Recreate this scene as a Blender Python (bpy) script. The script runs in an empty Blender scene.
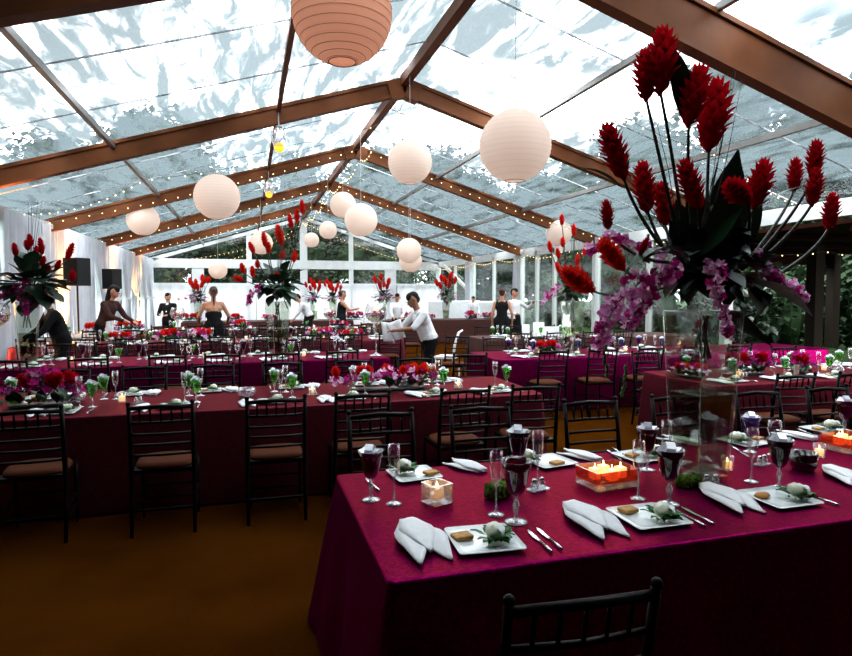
import bpy, bmesh, math, random
from mathutils import Vector, Matrix, Euler, noise
PI = math.pi
C = bpy.context.scene.collection
sc = bpy.context.scene
rnd = random.Random(7)

# ------------------------------------------------------------------ camera
F, YAW, PITCH, CX, CY, EYE = 609.86, .2844, .0488, 426, 322, 1.7
RIGHT = Vector((math.cos(YAW), -math.sin(YAW), 0))
FWD = Vector((math.sin(YAW)*math.cos(PITCH), math.cos(YAW)*math.cos(PITCH), -math.sin(PITCH)))
UP = RIGHT.cross(FWD)
cam = bpy.data.cameras.new('camera'); co = bpy.data.objects.new('camera', cam); C.objects.link(co)
co.location = (0, 0, EYE)
co.rotation_euler = (PI/2-PITCH, 0, -YAW)
cam.sensor_width = 36; cam.lens = F/852*36; cam.shift_y = -6/852; cam.clip_end = 400; cam.clip_start = .05
sc.camera = co
sc.view_settings.view_transform = 'Standard'; sc.view_settings.look = 'None'
sc.view_settings.gamma = 1; sc.view_settings.use_curve_mapping = False
sc.view_settings.exposure = 1.8

def ray(x, y): return FWD + RIGHT*(x-CX)/F + UP*(CY-y)/F
def at(x, y, z=.762):                     # point of the plane z seen at a pixel
    r = ray(x, y); t = (z-EYE)/r.z
    return Vector((r.x*t, r.y*t, z))
def aty(x, y, Y):                         # point at depth Y seen at a pixel
    r = ray(x, y)*(Y/ray(x, y).y)
    return Vector((r.x, r.y, r.z+EYE))

# ------------------------------------------------------------------ materials
MC = {}
def srgb(c): return tuple(((v/255)/12.92 if v/255 <= .04045 else ((v/255+.055)/1.055)**2.4) for v in c)+(1,)
def mat(name, col, rough=.6, metal=0, col2=None, scale=12, detail=4, bump=0, bscale=None, emit=0, ecol=None, sheen=0, spec=.5, trans=0, dist=0, wave=False, lo=.35, hi=.65, coat=0, tint=None):
    if name in MC: return MC[name]
    m = bpy.data.materials.new(name); m.use_nodes = True; nt = m.node_tree; N = nt.nodes; L = nt.links
    b = N['Principled BSDF']; MC[name] = m
    c = col if len(col) == 4 else tuple(col)+(1,)
    b.inputs['Base Color'].default_value = c; b.inputs['Roughness'].default_value = rough
    b.inputs['Metallic'].default_value = metal; b.inputs['Specular IOR Level'].default_value = spec
    b.inputs['Transmission Weight'].default_value = trans
    if sheen: b.inputs['Sheen Weight'].default_value = sheen
    if coat: b.inputs['Coat Weight'].default_value = coat
    if tint: b.inputs['Specular Tint'].default_value = tint+(1,)
    tc = N.new('ShaderNodeTexCoord')
    if col2 is None: col2 = tuple(v*.8 for v in c[:3])+(1,)
    if len(col2) == 3: col2 = tuple(col2)+(1,)
    if wave:
        n = N.new('ShaderNodeTexWave'); n.inputs['Scale'].default_value = scale; n.inputs['Distortion'].default_value = dist or 4; n.inputs['Detail'].default_value = detail
    else:
        n = N.new('ShaderNodeTexNoise'); n.inputs['Scale'].default_value = scale; n.inputs['Detail'].default_value = detail; n.inputs['Distortion'].default_value = dist
    L.new(tc.outputs['Object'], n.inputs['Vector'])
    r = N.new('ShaderNodeValToRGB'); r.color_ramp.elements[0].position = lo; r.color_ramp.elements[1].position = hi
    r.color_ramp.elements[0].color = c; r.color_ramp.elements[1].color = col2
    L.new(n.outputs[1 if wave else 0], r.inputs[0]); L.new(r.outputs[0], b.inputs['Base Color'])
    if bump:
        n2 = N.new('ShaderNodeTexNoise'); n2.inputs['Scale'].default_value = bscale or scale*3; n2.inputs['Detail'].default_value = 3
        L.new(tc.outputs['Object'], n2.inputs['Vector'])
        bp = N.new('ShaderNodeBump'); bp.inputs['Strength'].default_value = bump; bp.inputs['Distance'].default_value = .01
        L.new(n2.outputs[0], bp.inputs['Height']); L.new(bp.outputs[0], b.inputs['Normal'])
    if emit:
        b.inputs['Emission Color'].default_value = (ecol if ecol else c); b.inputs['Emission Strength'].default_value = emit
    return m
def glass(name, tint=(1, 1, 1), gloss=.12, rough=.03, edge=.55, body=0, bodycol=(1, 1, 1)):
    """thin-walled clear glass: transparent with a Fresnel-like gloss"""
    if name in MC: return MC[name]
    m = bpy.data.materials.new(name); m.use_nodes = True; nt = m.node_tree; N = nt.nodes; L = nt.links
    N.remove(N['Principled BSDF']); o = N['Material Output']; MC[name] = m
    t = N.new('ShaderNodeBsdfTransparent'); t.inputs[0].default_value = tuple(tint)+(1,)
    g = N.new('ShaderNodeBsdfGlossy'); g.inputs['Roughness'].default_value = rough; g.inputs[0].default_value = (1, 1, 1, 1)
    lw = N.new('ShaderNodeLayerWeight'); lw.inputs[0].default_value = .35
    mr = N.new('ShaderNodeMapRange'); mr.inputs[3].default_value = gloss*.4; mr.inputs[4].default_value = edge
    L.new(lw.outputs['Facing'], mr.inputs[0])
    mx = N.new('ShaderNodeMixShader'); L.new(mr.outputs[0], mx.inputs[0]); L.new(t.outputs[0], mx.inputs[1]); L.new(g.outputs[0], mx.inputs[2])
    last = mx
    if body:
        d = N.new('ShaderNodeBsdfDiffuse'); d.inputs[0].default_value = tuple(bodycol)+(1,)
        tl = N.new('ShaderNodeBsdfTranslucent'); tl.inputs[0].default_value = tuple(bodycol)+(1,)
        ad = N.new('ShaderNodeMixShader'); ad.inputs[0].default_value = .5; L.new(d.outputs[0], ad.inputs[1]); L.new(tl.outputs[0], ad.inputs[2])
        tc = N.new('ShaderNodeTexCoord'); n = N.new('ShaderNodeTexNoise'); n.inputs['Scale'].default_value = 14; L.new(tc.outputs['Object'], n.inputs[0])
        mr2 = N.new('ShaderNodeMapRange'); mr2.inputs[1].default_value = .3; mr2.inputs[2].default_value = .7; mr2.inputs[3].default_value = body*.6; mr2.inputs[4].default_value = body*1.3
        L.new(n.outputs[0], mr2.inputs[0])
        m2 = N.new('ShaderNodeMixShader'); L.new(mr2.outputs[0], m2.inputs[0]); L.new(mx.outputs[0], m2.inputs[1]); L.new(ad.outputs[0], m2.inputs[2]); last = m2
    L.new(last.outputs[0], o.inputs[0])
    return m
def vinyl(name):
    """clear tent vinyl: transparent, slightly milky, wrinkled gloss, water marks in streaks"""
    m = bpy.data.materials.new(name); m.use_nodes = True; nt = m.node_tree; N = nt.nodes; L = nt.links
    N.remove(N['Principled BSDF']); o = N['Material Output']
    tc = N.new('ShaderNodeTexCoord')
    def nz(sc3, scale, det, dist=0, rough=.6):
        mp = N.new('ShaderNodeMapping'); mp.inputs['Scale'].default_value = sc3; L.new(tc.outputs['Object'], mp.inputs[0])
        n = N.new('ShaderNodeTexNoise'); n.inputs['Scale'].default_value = scale; n.inputs['Detail'].default_value = det; n.inputs['Roughness'].default_value = rough; n.inputs['Distortion'].default_value = dist
        L.new(mp.outputs[0], n.inputs[0]); return n.outputs[0]
    def mrange(x, a, b, c, d):
        q = N.new('ShaderNodeMapRange'); q.interpolation_type = 'SMOOTHSTEP'
        for i, v in enumerate((a, b, c, d)): q.inputs[i+1].default_value = v
        L.new(x, q.inputs[0]); return q.outputs[0]
    big = mrange(nz((1, .7, 1), .26, 3, .6), .30, .50, .12, 1)
    fine = mrange(nz((2.4, .5, .8), 1.5, 7, .7), .30, .60, .35, 1)
    mu = N.new('ShaderNodeMath'); mu.operation = 'MULTIPLY'; L.new(big, mu.inputs[0]); L.new(fine, mu.inputs[1])
    fac = mrange(mu.outputs[0], 0, 1, .05, .985)
    t = N.new('ShaderNodeBsdfTransparent'); t.inputs[0].default_value = (.86, .92, .95, 1)
    tl = N.new('ShaderNodeBsdfTranslucent'); tl.inputs[0].default_value = (.034, .045, .049, 1)
    mx = N.new('ShaderNodeMixShader'); L.new(fac, mx.inputs[0]); L.new(t.outputs[0], mx.inputs[1]); L.new(tl.outputs[0], mx.inputs[2])
    g = N.new('ShaderNodeBsdfGlossy'); g.inputs['Roughness'].default_value = .12
    bp = N.new('ShaderNodeBump'); bp.inputs['Strength'].default_value = .6; bp.inputs['Distance'].default_value = .2; L.new(nz((1, .5, 1), 3, 3), bp.inputs['Height']); L.new(bp.outputs[0], g.inputs['Normal'])
    m2 = N.new('ShaderNodeMixShader'); m2.inputs[0].default_value = .06; L.new(mx.outputs[0], m2.inputs[1]); L.new(g.outputs[0], m2.inputs[2])
    L.new(m2.outputs[0], o.inputs[0]); MC[name] = m
    return m
def paper(name, col, emit):
    m = bpy.data.materials.new(name); m.use_nodes = True; nt = m.node_tree; N = nt.nodes; L = nt.links
    N.remove(N['Principled BSDF']); o = N['Material Output']
    d = N.new('ShaderNodeBsdfDiffuse'); t = N.new('ShaderNodeBsdfTranslucent'); e = N.new('ShaderNodeEmission')
    tc = N.new('ShaderNodeTexCoord'); w = N.new('ShaderNodeTexWave'); w.bands_direction = 'Z'; w.inputs['Scale'].default_value = 6
    L.new(tc.outputs['Object'], w.inputs[0])
    r = N.new('ShaderNodeValToRGB'); r.color_ramp.elements[0].color = tuple(v*.93 for v in col)+(1,); r.color_ramp.elements[1].color = tuple(col)+(1,); r.color_ramp.elements[0].position = 0; r.color_ramp.elements[1].position = .18
    L.new(w.outputs[1], r.inputs[0])
    for q in (d, t, e): L.new(r.outputs[0], q.inputs[0])
    e.inputs[1].default_value = emit
    mx = N.new('ShaderNodeMixShader'); mx.inputs[0].default_value = .35; L.new(d.outputs[0], mx.inputs[1]); L.new(t.outputs[0], mx.inputs[2])
    ad = N.new('ShaderNodeAddShader'); L.new(mx.outputs[0], ad.inputs[0]); L.new(e.outputs[0], ad.inputs[1]); L.new(ad.outputs[0], o.inputs[0])
    return m

M = dict(
    floor=mat('brown_floor', (.056, .0155, .0012), .9, spec=.0, col2=(.034, .009, .0007), scale=1.3, detail=8, bump=.3, bscale=60),
    lawn=mat('lawn', (.008, .025, .004), .9, col2=(.014, .04, .007), scale=3, bump=.5, spec=.1),
    beam=mat('copper_brown_beam', (.165, .050, .014), .5, spec=.15, col2=(.12, .034, .009), scale=2.5, bump=.1, bscale=9),
    alum=mat('grey_purlin', (.23, .22, .21), .4, .3, scale=5),
    white=mat('white_paint', (.56, .58, .58), .5, col2=(.50, .52, .52), scale=3),
    drape=mat('white_drape', (.56, .57, .61), .85, col2=(.46, .47, .52), scale=2, bump=.2, bscale=30, sheen=.2),
    cloth=mat('magenta_cloth', (.195, .0016, .066), .40, .8, tint=(.55, .02, .2), col2=(.115, .001, .038), scale=28, detail=6, dist=2.5, lo=.44, hi=.56, bump=.15, bscale=70, spec=.04),
    cloth2=mat('rose_cloth', (.155, .026, .042), .40, .85, tint=(.50, .12, .19), col2=(.11, .017, .029), scale=18, detail=5, dist=2, bump=.15, bscale=60, spec=.15),
    cloth3=mat('brown_cloth', (.05, .012, .008), .7, .2, col2=(.06, .014, .010), scale=9, bump=.2, bscale=40, spec=.3),
    cream=mat('cream_cloth', (.50, .38, .32), .7, col2=(.42, .31, .26), scale=6),
    board=mat('table_board', (.18, .10, .05), .6, col2=(.12, .07, .03), scale=8, wave=True),
    chair=mat('dark_mahogany', (.0035, .0012, .001), .45, col2=(.002, .0008, .0008), scale=10, spec=.10),
    cushion=mat('tan_cushion', (.075, .020, .007), .85, spec=.08, col2=(.08, .021, .008), scale=14, bump=.2),
    napkin=mat('white_linen', (.86, .86, .87), .85, col2=(.80, .80, .82), scale=30, bump=.15, bscale=160),
    china=mat('white_china', (.82, .86, .86), .18, col2=(.80, .84, .84), scale=4, coat=.4),
    cracker=mat('toasted_cracker', (.62, .34, .09), .8, col2=(.44, .20, .05), scale=60, bump=.5, bscale=120),
    orange=mat('orange_slice', (.62, .25, .03), .6, col2=(.5, .17, .02), scale=40),
    salad=mat('pale_cheese', (.86, .86, .72), .55, col2=(.74, .78, .55), scale=25, bump=.35, bscale=50),
    green=mat('salad_green', (.035, .19, .02), .5, col2=(.012, .09, .01), scale=40),
    moss=mat('moss', (.12, .20, .02), .95, col2=(.03, .07, .01), scale=45, bump=1, bscale=80, spec=.1),
    steel=mat('polished_steel', (.75, .75, .78), .18, .95, scale=8),
    leaf=mat('dark_leaf', (.006, .016, .008), .45, col2=(.010, .030, .012), scale=6, spec=.35),
    leaf2=mat('green_leaf', (.02, .085, .035), .4, col2=(.012, .05, .02), scale=8, spec=.5),
    leaf3=mat('lime_leaf', (.07, .19, .03), .45, col2=(.04, .12, .02), scale=8, spec=.4),
    stem=mat('flower_stem', (.010, .014, .008), .5, col2=(.02, .03, .012), scale=12),
    red=mat('ginger_red', (.60, .005, .010), .5, col2=(.42, .003, .007), scale=20, spec=.4),
    scarlet=mat('scarlet_bloom', (.72, .028, .015), .5, col2=(.52, .015, .01), scale=20),
    orchid=mat('orchid_pink', (.72, .20, .52), .6, col2=(.95, .72, .88), scale=60, detail=2),
    magenta=mat('magenta_bloom', (.55, .03, .24), .55, col2=(.38, .015, .15), scale=40, detail=2),
    plum=mat('plum_bloom', (.13, .01, .07), .6, col2=(.22, .03, .13), scale=40, detail=2),
    willow=mat('willow_twig', (.02, .015, .012), .7, scale=20),
    wax=mat('candle_wax', (.9, .72, .45), .5, scale=20, emit=.42, ecol=(1, .50, .18, 1)),
    flame=mat('flame', (1, .7, .3), .5, scale=20, emit=6, ecol=(1, .55, .18, 1)),
    bulb=mat('fairy_bulb', (1, .8, .4), .5, scale=20, emit=2.6, ecol=(1, .66, .24, 1)),
    amber=mat('amber_bulb', (1, .5, .05), .4, scale=6, emit=.62, ecol=(1, .36, .02, 1)),
    cable=mat('dark_cable', (.05, .045, .03), .6, scale=20),
    cord=mat('white_cord', (.75, .75, .75), .6, scale=20),
    black=mat('black_plastic', (.008, .008, .009), .5, scale=20, spec=.3),
    trunk=mat('bark', (.06, .045, .03), .9, col2=(.03, .022, .015), scale=6, bump=.6),
    tree=mat('tree_foliage', (.004, .014, .004), .8, col2=(.010, .027, .007), scale=.6, spec=.15),
    tree2=mat('tree_foliage_blue', (.005, .011, .007), .8, col2=(.011, .023, .012), scale=.6, spec=.15),
    skin=mat('skin', (.52, .25, .15), .55, col2=(.46, .21, .12), scale=14),
    skin2=mat('tanned_skin', (.34, .15, .08), .55, col2=(.28, .12, .065), scale=14),
    hair=mat('black_hair', (.005, .004, .004), .6, spec=.15, scale=60, bump=.4),
    hair2=mat('reddish_brown_hair', (.045, .012, .007), .5, scale=60, bump=.4),
    shirt=mat('white_shirt', (.80, .80, .82), .8, col2=(.72, .72, .75), scale=10, bump=.3, bscale=18),
    blackcloth=mat('black_fabric', (.004, .004, .005), .9, scale=12, bump=.2, bscale=20, spec=.2),
    brownshirt=mat('brown_shirt', (.045, .014, .012), .8, scale=12, bump=.2, bscale=20, spec=.2),
    redwood=mat('red_brown_timber', (.018, .0025, .001), .8, spec=.05, col2=(.011, .0015, .0006), scale=5, wave=True, dist=3),
    post=mat('weathered_timber', (.018, .013, .010), .8, spec=.05, col2=(.012, .009, .007), scale=6, wave=True, dist=3),
    ribs=mat('lantern_rib', (.45, .22, .14), .7, scale=20),
)
def petal(name, col, col2, scale=40, tr=.5):
    m = bpy.data.materials.new(name); m.use_nodes = True; nt = m.node_tree; N = nt.nodes; L = nt.links
    N.remove(N['Principled BSDF']); o = N['Material Output']
    tc = N.new('ShaderNodeTexCoord'); n = N.new('ShaderNodeTexNoise'); n.inputs['Scale'].default_value = scale; L.new(tc.outputs['Object'], n.inputs[0])
    r = N.new('ShaderNodeValToRGB'); r.color_ramp.elements[0].position = .38; r.color_ramp.elements[1].position = .62; r.color_ramp.elements[0].color = col+(1,); r.color_ramp.elements[1].color = col2+(1,); L.new(n.outputs[0], r.inputs[0])
    d = N.new('ShaderNodeBsdfDiffuse'); t = N.new('ShaderNodeBsdfTranslucent'); L.new(r.outputs[0], d.inputs[0]); L.new(r.outputs[0], t.inputs[0])
    mx = N.new('ShaderNodeMixShader'); mx.inputs[0].default_value = tr; L.new(d.outputs[0], mx.inputs[1]); L.new(t.outputs[0], mx.inputs[2]); L.new(mx.outputs[0], o.inputs[0])
    return m
M['orchid'] = petal('orchid_petal', (.78, .22, .58), (.98, .80, .93)); M['magenta'] = petal('magenta_petal', (.62, .03, .28), (.42, .015, .18)); M['orchid_deep'] = petal('orchid_deep_petal', (.60, .10, .42), (.85, .45, .72))
M['red'] = petal('ginger_red_bract', (.54, .004, .012), (.36, .002, .007), 20, .4); M['scarlet'] = petal('scarlet_bract', (.85, .03, .015), (.65, .015, .01), 20, .4)
M['wall_white'] = M['white']
M['vinyl'] = vinyl('clear_tent_vinyl')
M['clear'] = glass('clear_glass', (.98, .98, .98), .08, .03, .6)
M['window'] = glass('window_vinyl', (.72, .78, .76), .10, .1, .25)
M['crystal'] = glass('cut_crystal', (.80, .80, .82), .5, .08, .9, .12, (.8, .8, .82))
M['vaseglass'] = glass('vase_glass', (.90, .93, .89), .07, .03, .42)
M['purpleglass'] = glass('purple_glass', (.38, .10, .20), .12, .05, .45, .10, (.16, .015, .06))
M['darkglass'] = glass('dark_plum_glass', (.20, .05, .10), .12, .05, .45, .10, (.06, .006, .03))
M['blueglass'] = glass('violet_glass', (.36, .26, .55), .12, .05, .45, .2, (.12, .07, .25))
M['greenglass'] = glass('green_glass', (.40, .80, .30), .15, .05, .5, .14, (.12, .40, .06))
M['amberglass'] = glass('red_amber_glass', (.85, .30, .16), .2, .06, .6, .15, (.55, .10, .04))
M['ice'] = glass('ice', (.82, .84, .88), .5, .15, .9, .40, (.85, .86, .92))
M['water'] = glass('water', (.66, .70, .60), .05, .02, .25)
M['paper'] = paper('lantern_paper', (.76, .63, .55), .10)
M['sheer'] = paper('sheer_white_drape', (.70, .71, .74), .0)
M['paperpeach'] = paper('peach_lantern_paper', (.62, .32, .21), .14)

# ------------------------------------------------------------------ mesh builder
class MB:
    def __init__(s): s.v = []; s.f = []
    def add(s, vs, fs):
        o = len(s.v); s.v += [tuple(v) for v in vs]; s.f += [tuple(i+o for i in f) for f in fs]; return s
    def box(s, c, d, rz=0, taper=1, rot=None):
        hx, hy, hz = d[0]/2, d[1]/2, d[2]/2
        vs = []
        for z, t in ((-hz, 1), (hz, taper)):
            for x, y in ((-hx, -hy), (hx, -hy), (hx, hy), (-hx, hy)): vs.append(Vector((x*t, y*t, z)))
        R = rot if rot is not None else Matrix.Rotation(rz, 3, 'Z')
        vs = [R @ v + Vector(c) for v in vs]
        return s.add(vs, [(3, 2, 1, 0), (4, 5, 6, 7), (0, 1, 5, 4), (1, 2, 6, 5), (2, 3, 7, 6), (3, 0, 4, 7)])
    def bar(s, a, b, w, h):                 # box beam between two points
        a, b = Vector(a), Vector(b); d = (b-a); L = d.length; z = d.normalized()
        x = Vector((0, 0, 1)).cross(z); x = Vector((1, 0, 0)) if x.length < 1e-4 else x.normalized(); y = z.cross(x)
        R = Matrix((x, y, z)).transposed()
        return s.box((a+b)/2, (w, h, L), rot=R)
    def tube(s, pts, r, n=8, cap=True):
        pts = [Vector(p) for p in pts]; rs = r if isinstance(r, (list, tuple)) else [r]*len(pts)
        vs, fs = [], []; u = None
        for i, p in enumerate(pts):
            t = (pts[min(i+1, len(pts)-1)]-pts[max(i-1, 0)]).normalized()
            if u is None:
                u = t.orthogonal().normalized()
            else:
                u = (u - t*u.dot(t)); u = u.normalized() if u.length > 1e-6 else t.orthogonal().normalized()
            w = t.cross(u)
            for k in range(n):
                a = 2*PI*k/n; vs.append(p+(u*math.cos(a)+w*math.sin(a))*rs[i])
        for i in range(len(pts)-1):
            for k in range(n):
                k2 = (k+1) % n; fs.append((i*n+k, i*n+k2, (i+1)*n+k2, (i+1)*n+k))
        if cap: fs.append(tuple(range(n-1, -1, -1))); fs.append(tuple((len(pts)-1)*n+k for k in range(n)))
        return s.add(vs, fs)
    def lathe(s, prof, n=20, c=(0, 0, 0)):
        vs, fs = [], []
        for r, z in prof:
            for k in range(n):
                a = 2*PI*k/n; vs.append((c[0]+r*math.cos(a), c[1]+r*math.sin(a), c[2]+z))
        for i in range(len(prof)-1):
            for k in range(n):
                k2 = (k+1) % n; fs.append((i*n+k, i*n+k2, (i+1)*n+k2, (i+1)*n+k))
        return s.add(vs, fs)
    def ball(s, c, r, n=12, m=8, sc3=(1, 1, 1)):
        prof = [(max(math.sin(PI*i/m), .001), -math.cos(PI*i/m)) for i in range(m+1)]
        vs, fs = [], []
        for pr, z in prof:
            for k in range(n):
                a = 2*PI*k/n; vs.append((c[0]+r*sc3[0]*pr*math.cos(a), c[1]+r*sc3[1]*pr*math.sin(a), c[2]+r*sc3[2]*z))
        for i in range(m):
            for k in range(n):
                k2 = (k+1) % n; fs.append((i*n+k, i*n+k2, (i+1)*n+k2, (i+1)*n+k))
        return s.add(vs, fs)
    def leaf(s, p0, p1, w, sag=0, n=6, side=None, fold=.25, wav=0):
        """a blade from p0 to p1, widest near the middle, folded along its midrib"""
        p0, p1 = Vector(p0), Vector(p1); d = p1-p0; t = d.normalized()
        side = Vector(side) if side is not None else t.cross(Vector((0, 0, 1)))
        if side.length < 1e-3: side = Vector((1, 0, 0))
        side = (side - t*side.dot(t)).normalized(); nrm = side.cross(t)
        vs, fs = [], []
        for i in range(n+1):
            q = i/n; c = p0+d*q+nrm*(sag*4*q*(1-q)) ; ww = w*math.sin(PI*min(max(q**.8, .02), .985))
            f = fold*ww + wav*math.sin(q*14)*w
            vs += [c-side*ww+nrm*f, c, c+side*ww+nrm*f]
        for i in range(n):
            a = i*3; fs += [(a, a+1, a+4, a+3), (a+1, a+2, a+5, a+4)]
        return s.add(vs, fs)
    def mesh(s, name, m, smooth=True):
        me = bpy.data.meshes.new(name); me.from_pydata(s.v, [], s.f); me.update()
        if smooth: me.polygons.foreach_set('use_smooth', [True]*len(me.polygons))
        if m: me.materials.append(m)
        return me
    def build(s, name, m, parent=None, smooth=False, loc=None):
        o = bpy.data.objects.new(name, s.mesh(name, m, smooth)); C.objects.link(o)
        if parent: o.parent = parent
        if loc is not None: o.location = loc
        return o
def tag(o, label=None, cat=None, group=None, kind=None):
    if label: o['label'] = label
    if cat: o['category'] = cat
    if group: o['group'] = group
    if kind: o['kind'] = kind
    return o
def struct(o, label, cat=None): return tag(o, label, cat or 'structure', kind='structure')
def thing(name, label=None, cat=None, loc=(0, 0, 0), rz=0, group=None):
    o = bpy.data.objects.new(name, None); C.objects.link(o); o.location = loc; o.rotation_euler = (0, 0, rz); o.empty_display_size = .1
    return tag(o, label, cat, group)
def part(name, me, parent, loc=(0, 0, 0), rot=(0, 0, 0), scale=(1, 1, 1)):
    o = bpy.data.objects.new(name, me); C.objects.link(o); o.parent = parent; o.location = loc; o.rotation_euler = rot; o.scale = scale
    return o
CH = {}
def kids(o): return [c for c in bpy.data.objects if c.parent == o]
def freeze(o):                       # remember the tree of a prototype (fast copying)
    CH[o.name] = [(c.name, freeze(c)) for c in kids(o)]; return CH[o.name]
def dup(o, loc=None, rz=None, label=None, group=None, scale=None, parent=None):
    if o.name not in CH: freeze(o)
    c = o.copy(); C.objects.link(c)
    if parent is not None: c.parent = parent
    for n, _ in CH[o.name]: dup(bpy.data.objects[n], parent=c)
    if loc is not None: c.location = loc
    if rz is not None: c.rotation_euler = (0, 0, rz)
    if scale is not None: c.scale = (scale,)*3
    if label: c['label'] = label
    if group: c['group'] = group
    return c
USED = set()
def put(proto, loc, rz=0, label=None, group=None, scale=None):
    """first use moves the prototype itself, later uses copy it"""
    if proto.name not in USED:
        if proto.name not in CH: freeze(proto)
        USED.add(proto.name); proto.location = loc; proto.rotation_euler = (0, 0, rz)
        if scale: proto.scale = (scale,)*3
        if label: proto['label'] = label
        if group: proto['group'] = group
        return proto
    c = dup(proto, loc, rz, label, group, scale)
    if scale is None: c.scale = (1, 1, 1)
    if group is None and 'group' in c.keys(): del c['group']
    return c
ORD = ['first', 'second', 'third', 'fourth', 'fifth', 'sixth', 'seventh', 'eighth', 'ninth', 'tenth', 'eleventh', 'twelfth']

# ------------------------------------------------------------------ world and sun
w = bpy.data.worlds.new('overcast_sky'); sc.world = w; w.use_nodes = True; N = w.node_tree.nodes; L = w.node_tree.links
bg = N['Background']; tc = N.new('ShaderNodeTexCoord'); nz = N.new('ShaderNodeTexNoise'); nz.inputs['Scale'].default_value = 2.2; nz.inputs['Detail'].default_value = 5
rp = N.new('ShaderNodeValToRGB'); rp.color_ramp.elements[0].color = (.62, .72, .82, 1); rp.color_ramp.elements[1].color = (1, 1, 1, 1); rp.color_ramp.elements[0].position = .30; rp.color_ramp.elements[1].position = .52
L.new(tc.outputs['Generated'], nz.inputs[0]); L.new(nz.outputs[0], rp.inputs[0]); L.new(rp.outputs[0], bg.inputs[0]); bg.inputs[1].default_value = 4.0

# ------------------------------------------------------------------ the tent
XL, XR, XM, HE, HR = -4.48, 10.02, 2.77, 3.34, 5.55
Y0, S = 10.93, 5.19
YB, YE = Y0-2*S, Y0+4*S                  # near end (behind the camera side) and gable end
def rz_(X): return HR-(HR-HE)/(XM-XL)*abs(X-XM)
fl = MB().box(((XL+XR)/2, (YB+YE)/2-1, -.05), (XR-XL+.4, YE-YB+3, .1)).build('floor', M['floor']); struct(fl, 'brown carpeted floor of the tent', 'floor')
ln = MB().box((3, 25, -.16), (160, 160, .1)).build('lawn', M['lawn']); struct(ln, 'green lawn around the tent', 'lawn')
tn = [0]
def trim(mb, m, label, smooth=False):
    tn[0] += 1; return struct(mb.build('trim_%d' % tn[0], M[m], None, smooth), label, 'beam')
for k in range(-1, 5):
    y = Y0+k*S-S if k < 0 else Y0+(k-1)*S
    pass
for k in range(0, 6):
    y = Y0+(k-1)*S
    if k < 5:
        for sx, nm in ((XL, 'left'), (XR, 'right')):
            m = MB(); a = Vector((sx, y, HE)); b = Vector((XM, y, HR))
            hh = .26
            if k == 0 and nm == 'right': hh = .50; a.z -= .10; b.z -= .10
            # I-shaped box beam: web, raised flanges
            off = Vector((0, 0, -hh/2))
            m.bar(a+off, b+off, .10, hh*.8); m.bar(a, b, .17, .055); m.bar(a+off*2, b+off*2, .17, .05)
            trim(m, 'beam', 'copper coloured %s-hand rafter, %s from the camera' % (nm, ORD[k]))
        # legs
        for sx, nm in ((XL, 'left'), (XR, 'right')):
            m = MB().box((sx, y, HE/2), (.20, .16, HE)); trim(m, 'white', 'white %s tent leg under the %s rafter' % (nm, ORD[k]))
        m = MB()
        for sx in (-1, 1): m.box((XM+sx*.16, y, rz_(XM+.16)-.17), (.26, .22, .30), rot=Matrix.Rotation(sx*math.atan(.305), 3, 'Y'))
        trim(m, 'beam', 'ridge bracket joining the %s pair of rafters' % ORD[k])
# added dark walls and roof, out of view, to cut light from behind the camera
o = MB().box((2.8, -3.2, 2.8), (17, .2, 6)).build('wall_back', M['redwood']); struct(o, 'dark timber wall behind the camera', 'wall')
o = MB().box((2.8, -.95, 5.75), (17, 4.9, .1)).build('porch_ceiling', M['redwood']); struct(o, 'dark timber porch roof over the near end', 'roof')  # unseen opaque roof, added to keep skylight off the near table skirts
o = MB().box((-2.85, 3.55, 5.75), (5.7, 4.1, .1)).build('porch_ceiling', M['redwood']); struct(o, 'dark timber porch roof corner over the near left', 'roof')  # unseen roof corner, added to darken floor and skirts at the near left
for sx, nm, ly in ((-5.6, 'left', 8.9), (11.2, 'right', 5.4)):  # unseen side walls, added to stop light entering at the near end
    o = MB().box((sx, -3.1+ly/2, 2.8), (.15, ly, 5.9)).build('wall_'+nm+'_porch', M['redwood']); struct(o, 'dark timber porch side wall on the '+nm, 'wall')
# purlins (one per line and bay)
for X, nm, mt, wd in ((-2.03, 'lower left', 'alum', .07), (.55, 'upper left', 'beam', .07), (XM, 'ridge', 'beam', .15), (5.0, 'upper right', 'alum', .07), (7.57, 'lower right', 'alum', .08)):
    m = MB()
    for k in range(-1, 5):
        y = Y0+(k-1)*S
        m.bar((X, y+.05, rz_(X)-.05), (X, y+S-.05, rz_(X)-.05), wd, wd*1.2)
    trim(m, mt, '%s purlin running the length of the roof' % nm)
for X, nm in ((XL, 'left'), (XR, 'right')):
    m = MB().box((X, (YB+YE)/2, HE-.16), (.12, YE-YB, .30)); trim(m, 'white', 'white eave beam along the %s side' % nm)
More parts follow.
